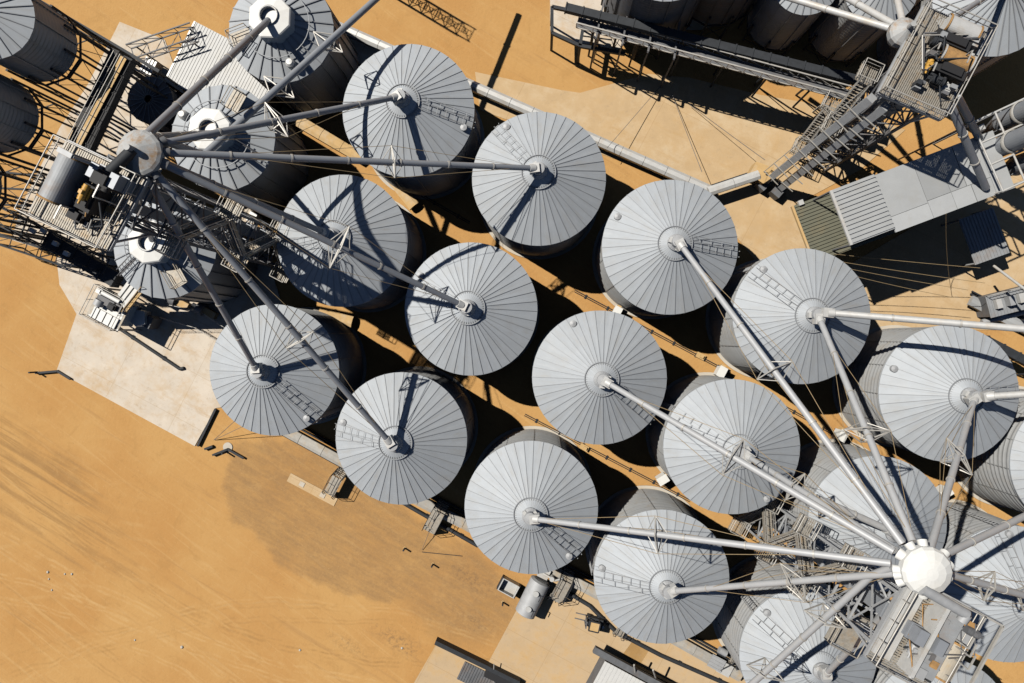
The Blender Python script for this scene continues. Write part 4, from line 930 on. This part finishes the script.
mb = MB(o); mb.tube(c-fd*1.1+sv*.2+Z*.5, c-fd*1.1+sv*.2+Z*.95, .14, 12); mb.build('gas_bottle', 'white', t)
# pump box by the lower right trough
t = thing('pump_box', 'pale ribbed pump box at the end of the trough conveyor', 'machine', W(722, 664)); o = xy(W(722, 664))
ribbed(t, o, W(713, 654, 1.2), U, V, 1.2, 1.5, 1.3, .3, 'steel', 'lid'); mb = MB(o); mb.box(W(722, 664), 1.4, 1.2, 1.1); mb.build('body', 'pale', t)
mb = MB(o); c = W(720, 650, 1.2); mb.tube(c-U*.1, c+U*.7, .35, 14); mb.build('drum', 'steel', t)
mb = MB(o); mb.path([c+V*1.9+U*.9, c+U*2.0+V*.3, c+U*2.4+V*1.0], .06, 6); mb.build('hose', 'dark', t)
# ------------------------------------------------------------------ bollards and drain slab
for k, (px, py, h, lab) in enumerate(((405, 548, .9, 'low dark bollard casting a short shadow below the wide brown stair'), (433, 564, .9, 'low dark bollard nearest the loose cable in the yard'), (503, 602, .9, 'low dark bollard beside the open skip'), (38, 372, 1.3, 'dark post at the corner of the pale concrete apron'), (227, 452, 1.2, 'dark post on a white footing below the left end silo'))):
    c = W(px, py); t = thing('bollard', lab, 'bollard', c, 'short posts around the yard')
    mb = MB(c); mb.tube(c, c+Z*h, .09, 10); mb.build('post', 'dark', t)
    mb = MB(c); mb.lathe([(.16, -.1), (.16, .05), (0, .06)], 12, c, smooth=False); mb.build('footing', 'sand', t)
for k, (p, q, lab) in enumerate((((36, 373), (58, 371), 'dark bar for the hooked shadow at the apron corner, left of the post bend'), ((58, 371), (71, 379), 'dark bar for the hooked shadow along the apron edge, right of the bend'), ((205, 449), (213, 446), 'short dark sleeper left of the white footing'), ((213, 455), (228, 449), 'dark sleeper touching the white footing from the left'), ((228, 449), (244, 458), 'dark sleeper running right from the white footing'), ((198, 446), (216, 409), 'long dark sleeper closing the pale apron end'))):
    mb = MB(W(*p)); mb.beam(W(*p, .18), W(*q, .18), .22, .36); single(mb, 'dark_bar', 'dark', lab, 'sleeper', 'dark sleepers edging the yard')  # first two bars draw the hooked ground shadow as solid strips
mb = MB(W(228, 447)); mb.lathe([(.5, -.1), (.5, .09), (0, .1)], 16, W(228, 447), smooth=False); single(mb, 'round_footing', 'conc', 'round white footing under the bent dark sleepers', 'footing')
t = thing('drain_slab', 'pale concrete drain slab with two square lids in the yard', 'slab', W(313, 488)); o = W(313, 488)
a, b = W(289, 477), W(336, 502); d = nrm(b-a); mb = MB(o); mb.box((a+b)/2-Z*.1, (b-a).length, .95, .16, d); mb.build('slab', TAN, t)
for f in (.28, .72): mb = MB(o); mb.box(a.lerp(b, f)+Z*.062, .55, .5, .05, d); mb.build('lid', 'conc', t)
# yard debris
for k in range(9):
    px, py = random.choice(((48, 575), (64, 590), (52, 590), (72, 575), (182, 648), (135, 640), (160, 668), (345, 565), (322, 615))) if False else ((48, 572), (65, 574), (72, 574), (49, 579), (52, 590), (182, 647), (135, 640), (300, 650), (402, 648))[k]
    r = (.14, .1, .12, .1, .1, .16, .1, .12, .12)[k]; c = W(px, py); mb = MB(c)
    mb.lathe([(r, -.05), (r*1.1, r*.3), (r*.7, r*.8), (0, r*.9)], 7, c, smooth=False); o_ = single(mb, 'pale_stone', 'conc', 'small pale stone on the bare ochre yard', 'stone', 'pale stones on the yard')
# ------------------------------------------------------------------ bottom-edge pits and shed
t = thing('receival_pit', 'dark grated grain pit with a low dark wall at the bottom edge', 'pit', W(480, 675)); o = W(480, 675)
a, b = W(436, 641, 1.0), W(520, 682, 1.0); d = nrm(b-a); sv = -Z.cross(d)
mb = MB(o); mb.obox((a+b)/2-Z*.55+sv*.2, d*(b-a).length/2, sv*.22, Z*.55); mb.build('wall', 'dark', t)
mb = MB(o); p = W(466, 659, .1)+sv*.15; mb.box(p+d*2.2+sv*1.1, 4.4, 2.0, .06, d); 
for i in range(16): mb.box(p+d*(.14+i*.275)+sv*1.1+Z*.06, .06, 2.0, .06, d)
mb.build('grate', 'mid', t)
mb = MB(o); p = W(478, 665, .2); mb.tube(W(494, 664, 1.1), W(493, 690, .4), .05, 6); mb.build('handrail', 'rail', t)
mb = MB(o); mb.box(W(500, 676, .1), 3.2, .7, .9, d); mb.build('kerb_block', 'black', t)
A = W(605, 661, 2.6); t = thing('low_shed', 'low shed with a plain white roof and dark gutter at the bottom edge', 'shed', xy(A))
ribbed(t, xy(A), A, U, V, 2.6, 10, 6, .4, 'shedw', 'roof', along=False, h=.025)
mb = MB(xy(A)); mb.obox(A+U*5+V*3-Z*1.35, U*4.9, V*2.9, Z*1.25); mb.build('wall', 'mid', t)
mb = MB(xy(A)); x = A-U*1.4-V*.42-Z*.3; mb.obox(x+U*5.5, U*5.5, V*.32, Z*.25); mb.build('gutter', 'mid', t)
mb = MB(W(640, 664)); a, b = W(634, 667, .8), W(676, 688, .8); mb.beam(a, b, .5, .7); 
for f in (.1, .5, .9): mb.beam(a.lerp(b, f), xy(a.lerp(b, f)), .12)
single(mb, 'dark_conveyor', 'dark', 'short black conveyor beside the plain white roof', 'conveyor')
for k, (p, q, lab) in enumerate((((634, 665), (638, 690), 'tan leaning pole left of the short black conveyor'), ((653, 670), (660, 690), 'tan leaning pole right of the short black conveyor'))):
    mb = MB(W(*q)); mb.tube(W(*q, 0), W(*p, 3.5), .09, 8); single(mb, 'leaning_pole', 'rail', lab, 'pole')
pad([(633, 640), (650, 648), (640, 664), (622, 655)], slabmat('brown_mat', (.40, .24, .09), 9), .075)
# ------------------------------------------------------------------ white cleaning machine, lower left
c = W(110, 309, 4); o = xy(c); t = thing('grain_cleaner', 'white grain cleaning machine on legs over the pale apron', 'machine', o)
mb = MB(o); mb.box(xy(c)+Z*1.6, 3.0, 2.2, 2.4); mb.build('body', 'white', t)
for i in range(4): mb = MB(o); mb.box(c+U*(-1.1+i*.72)+V*1.0+Z*.05, .6, 1.1, .12); mb.build('hood_panel', 'white', t)
mb = MB(o); mb.box(c-V*.6+Z*.0, 2.6, .7, .7); mb.build('screen_box', 'mid', t)
mb = MB(o); p = c-U*.9-V*.2+Z*.55; mb.tube(p-V*.3, p+V*.3, .5, 18); mb.tube(p+V*.3, p+V*.5, .2, 10); mb.build('fan', 'steel', t)
mb = MB(o); mb.tube(c-U*.9-V*1.3+Z*.9, c+U*1.1-V*1.3+Z*.9, .22, 12); mb.build('duct', 'white', t)
mb = MB(o); mb.rail([c+U*a+V*b+Z*.1 for a, b in ((-1.9, -1.7), (1.6, -1.7), (1.6, 1.6), (-1.9, 1.6))], 1.0, .04, close=True); mb.build('handrail', 'rail', t)
mb = MB(o); mb.box(c-U*.1+Z*-.1, 3.6, 3.4, .08); mb.build('deck', 'grate', t)
for a, b in ((-1.6, -1.5), (1.6, -1.5), (1.6, 1.5), (-1.6, 1.5)): mb = MB(o); x = xy(c)+U*a+V*b; mb.beam(x, x+Z*4, .15); mb.build('leg', 'pale', t)
gearbox(t, o, c+U*.6-V*.5+Z*.3, .8, .6, .7, m='black'); gearbox(t, o, c-U*1.2-V*1.3+Z*.1, .6, .5, .9, m='pale'); 
mb = MB(o); a, b = c+U*.9-V*1.3+Z*.2, W(142, 276, 9.2)
d = nrm(b-a); sv = nrm(Z.cross(d))
for k in (-.55, 0, .55): mb.beam(a+sv*k, b+sv*k, .38, .45)
mb.build('chute', 'white', t)
mb = MB(o); 
for k in (-.95,): mb.beam(a+sv*k, b+sv*k, .35, .1); mb.rail([a+sv*(k-.2), b+sv*(k-.2)], .9, .03)
mb.build('chute_stair', 'sand', t)
t = thing('transfer_hopper', 'small white hopper standing beside the cleaning machine', 'hopper', W(138, 318)); o = xy(W(138, 318)); c = W(138, 318, 2.4)
mb = MB(o); mb.prism([c-U*.8-V*.6, c+U*.3-V*.9, c+U*.9+V*.2, c+U*.2+V*.9, c-U*.8+V*.6], 1.2, 2.4); mb.build('body', 'white', t)
mb = MB(o); mb.box(xy(c)+U*.9+Z*.2, .7, 1.2, 1.8); mb.build('drive_frame', 'mid', t)
for a in (-.6, .6): mb = MB(o); mb.beam(xy(c)+U*a, xy(c)+U*a+Z*1.2, .12); mb.build('leg', 'pale', t)
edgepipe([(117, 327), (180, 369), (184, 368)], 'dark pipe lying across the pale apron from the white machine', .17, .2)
# rail fence loops at the foot of the collared bin
t = thing('guard_rail', 'looped pale guard rails on the apron below the collared bins', 'railing', W(190, 318)); o = W(190, 318)
mb = MB(o); mb.rail([W(165, 318), W(200, 328), W(228, 345)], 1.0, .04); mb.build('near_rail', 'rail', t)
mb = MB(o); mb.rail([W(172, 305), W(205, 312), W(232, 330)], 1.0, .04); mb.build('far_rail', 'rail', t)
for k, (px, py) in enumerate(((178, 300), (205, 309))):
    t = thing('blower', ('grey blower fan with tan duct, left of the pair under the collared bin', 'grey blower fan with tan duct, right of the pair under the collared bin')[k], 'blower', W(px, py), 'blowers under the collared bins'); c = xy(W(px, py)); mb = MB(c); mb.tube(c+Z*.8-U*.35, c+Z*.8+U*.35, .65, 16); mb.build('casing', 'mid', t)
    mb = MB(c); mb.box(c+U*1.0+Z*.3, 1.4, .7, .7); mb.build('duct', 'sand', t)
    mb = MB(c); mb.tube(c+Z*.8-U*.35, c+Z*.8-U*1.0, .2, 10); mb.build('motor', 'dark', t)
# ------------------------------------------------------------------ catwalk and frames, top edge
truss((578, 18), (868, 96), 0, 7.5, 'long bright galvanised catwalk along the shaded bins at the top edge', 'rail', .9, 'mid', cat='catwalk')
gallery('conveyor_gallery', (566, 8), (872, 84), .7, .6, 'dark', 'dark conveyor gallery running beside the bright catwalk at the top edge', (.1, .25, .4, .55, .7, .85), 7.5)
t = thing('loading_frame', 'dark rectangular steel frame around a pale slab at the top edge', 'frame', W(552, 30)); o = W(552, 30)
for a, b in (((552, 7), (552, 33)), ((552, 33), (580, 46)), ((580, 46), (625, 54)), ((552, 7), (625, 22)), ((580, 46), (586, 10))): mb = MB(o); mb.beam(W(*a, 4), W(*b, 4), .3, .35); mb.build('beam', 'dark', t)
for p in ((552, 7), (552, 33), (580, 46), (586, 12)): mb = MB(o); mb.beam(W(*p, 4), xy(W(*p, 4)), .2); mb.build('post', 'dark', t)
mb = MB(o); mb.beam(W(586, 22, 3.8), W(600, 48, 3.8), .14); mb.beam(W(583, 36, 3.8), W(612, 40, 3.8), .1); mb.build('brace', 'dark', t)
pad([(550, -20), (550, 30), (580, 43), (618, 50), (640, 30), (700, 30), (735, 20), (735, -20)], PALE, .055)
for k in range(4):
    px = 596+k*26; a, b = W(px, 38+k*7, 7), W(px+10, -8, 7)
    mb = MB(xy(a)); mb.beam(a, b, .16, .22); mb.beam(a, xy(a), .14); single(mb, 'steel_beam', 'mid', ('thin steel beam under the shaded bin, nearest the pale slab', 'thin steel beam under the shaded bin, second from the pale slab', 'thin steel beam under the shaded bin, third from the pale slab', 'thin steel beam farthest from the pale slab at the top edge')[k], 'beam', 'steel beams under the shaded bins')
# unseen lattice mast beyond the top edge, added to throw lattice shadow into view
c = W(372, -24); t = thing('shadow_mast', 'unseen lattice mast beyond the top edge, added for its shadow', 'mast', c)
cc = [c+U*a*.7+V*b*.7 for a, b in ((-1, -1), (1, -1), (1, 1), (-1, 1))]
for i in range(4): mb = MB(c); mb.beam(cc[i], cc[i]+Z*15, .12); mb.build('leg', 'mid', t)
for i in range(4):
    mb = MB(c); p, q = cc[i], cc[(i+1) % 4]
    for k in range(8): mb.beam(p+Z*k*1.85, q+Z*(k+1)*1.85, .06); mb.beam(p+Z*(k+1)*1.85, q+Z*(k+1)*1.85, .06)
    mb.build('cross_bracing', 'mid', t)
mb = MB(c); mb.ladder(c+U*1.1, c+U*1.1+Z*14, V, .5)
for k in range(12): mb.lathe([(.45, 2+k), (.45, 2.06+k)], 12, c+U*1.5)
mb.build('caged_ladder', 'mid', t)
# ------------------------------------------------------------------ overhead wires and stay cables
def wire(a, b, r, label, sag=.3, group='overhead wires at the right', m='cable', name='overhead_wire', n=10):
    a, b = Vector(a), Vector(b); pts = [a.lerp(b, i/n)-Z*sag*4*(i/n)*(1-i/n) for i in range(n+1)]
    mb = MB(a); mb.path(pts, r, 4); single(mb, name, m, label, 'wire', group)
ORD = ('uppermost', 'second', 'third', 'lowest')
for k, (a, b) in enumerate((((834, 254), (980, 268)), ((842, 262), (985, 283)), ((850, 269), (968, 290)), ((858, 277), (950, 297)))):
    wire(W(*a, 8.5), W(*b, 6), .028, ('thin wire over the black shed shadow, uppermost of four', 'thin wire over the black shed shadow, second from the top', 'thin wire over the black shed shadow, third from the top', 'thin wire over the black shed shadow, lowest of four')[k])
wire(W(946, 214, 11.1), W(952, 296, 0.2), .03, 'upright thin wire hanging off the shed roof edge across the shadow')
for k, (a, b) in enumerate((((664, 82), (607, 148)), ((672, 94), (702, 172)), ((690, 105), (765, 160)))):
    wire(W(*a, .4), W(*b, 2.5), .03, ('guy wire over the dusty slab, leftmost of three', 'guy wire over the dusty slab, middle of three', 'guy wire over the dusty slab, rightmost of three')[k], .05, 'guy wires over the dusty slab', 'mid', 'guy_wire')
for k, (a, b, z0, z1) in enumerate((((437, 512), (422, 550), 2, .1), ((214, 440), (246, 425), .1, 4), ((214, 440), (238, 418), .1, 4))):
    wire(W(*a, z0), W(*b, z1), .028, ('thin cable from the wide brown stair down to the soil', 'thin anchor cable below the left end silo, lower of two', 'thin anchor cable below the left end silo, upper of two')[k], 0, 'anchor cables', 'mid', 'guy_wire', 2)
wire(W(422, 552, .08), W(462, 556, .08), .04, 'loose dark cable lying on the yard beside the bollards', 0, None, 'dark', 'loose_cable', 3)
# machinery at the right edge between the shed and the silos
A = W(985, 296, 2.2); e = nrm(W(1040, 282, 2.2)-A); f = -Z.cross(e)
t = thing('intake_roof', 'grey sheet intake roof at the right edge below the long shed', 'roof', xy(A)); ribbed(t, xy(A), A, e, f, 2.2, 8, 2.2, .3, 'grey', 'sheet', along=False)
mb = MB(xy(A)); mb.obox(A+e*4+f*1.1-Z*1.15, e*3.9, f*1.0, Z*1.1); mb.build('wall', 'mid', t)
for k_ in range(4): mb = MB(xy(A)); q = A+e*(.8+k_*1.1)+f*1.0+Z*.1; mb.box(q, .5, .9, .45+.2*(k_ % 2), e); mb.build('hatch', ('pale', 'steel')[k_ % 2], t)
mb = MB(xy(A)); mb.tube(A+f*2.6-Z*1.5, A+e*8+f*2.6-Z*1.2, .3, 10); mb.build('duct', 'steel', t)
mb = MB(xy(A)); mb.rail([A+Z*.05, A+e*8+Z*.05], 1.0, .04); mb.build('handrail', 'rail', t)
cover('trough_conveyor', (972, 300), (1060, 345), 1.0, .5, .6, 'plate', 'grey trough conveyor at right edge beneath the pale incoming spout', pipes=2)
gallery('enclosed_conveyor', (985, 340), (1080, 390), .8, .7, 'dark', 'dark conveyor at the right edge above the silo with the curved shadow', (.2, .6), 3)
mb = MB(W(1000, 262)); mb.tube(W(994, 266, 4), W(1030, 293, 8), .12, 8); single(mb, 'thin_pipe', 'pale', 'thin pale pipe slanting down at the right edge by the shadow', 'pipe')

# thin pipes and junction blocks running along the lanes between the rows
for k, (a, b, lab) in enumerate((((525, 414), (690, 500), 'thin dark pipe in the lane above the bright lower row silo'), ((400, 182), (470, 222), 'thin dark pipe in the sunlit lane above the silo with the lattice carrying spout'), ((575, 290), (730, 372), 'thin dark pipe in the lane above the central silo'), ((760, 392), (900, 470), 'thin dark pipe in the lane leading to the white dome'))):
    p, q = W(*a, .15), W(*b, .15); mb = MB(xy(p)); mb.tube(p, q, .05, 6); mb.tube(p+V*.18, q+V*.18, .04, 6)
    n = int((q-p).length/2.5)
    for i in range(n): x = p.lerp(q, (i+.5)/n); mb.box(xy(x)+V*.09, .15, .45, .12)
    single(mb, 'lane_pipe', 'dark', lab, 'pipe', 'thin pipes along the lanes')
for k, (px, py, lab) in enumerate(((700, 356, 'low tan concrete block beside the lane pipe above parallel spouts'), (818, 425, 'low tan concrete block under the longest diagonal spout'), (905, 478, 'low tan concrete block in the lane right of half hidden silo'), (584, 447, 'low tan concrete block in the lane below the central silo'))):
    mb = MB(W(px, py)); mb.box(W(px, py), .9, .55, .35); mb.box(W(px, py)+U*.1+Z*.35, .35, .3, .2); single(mb, 'concrete_block', 'sand', lab, 'block', 'concrete blocks in the lanes')
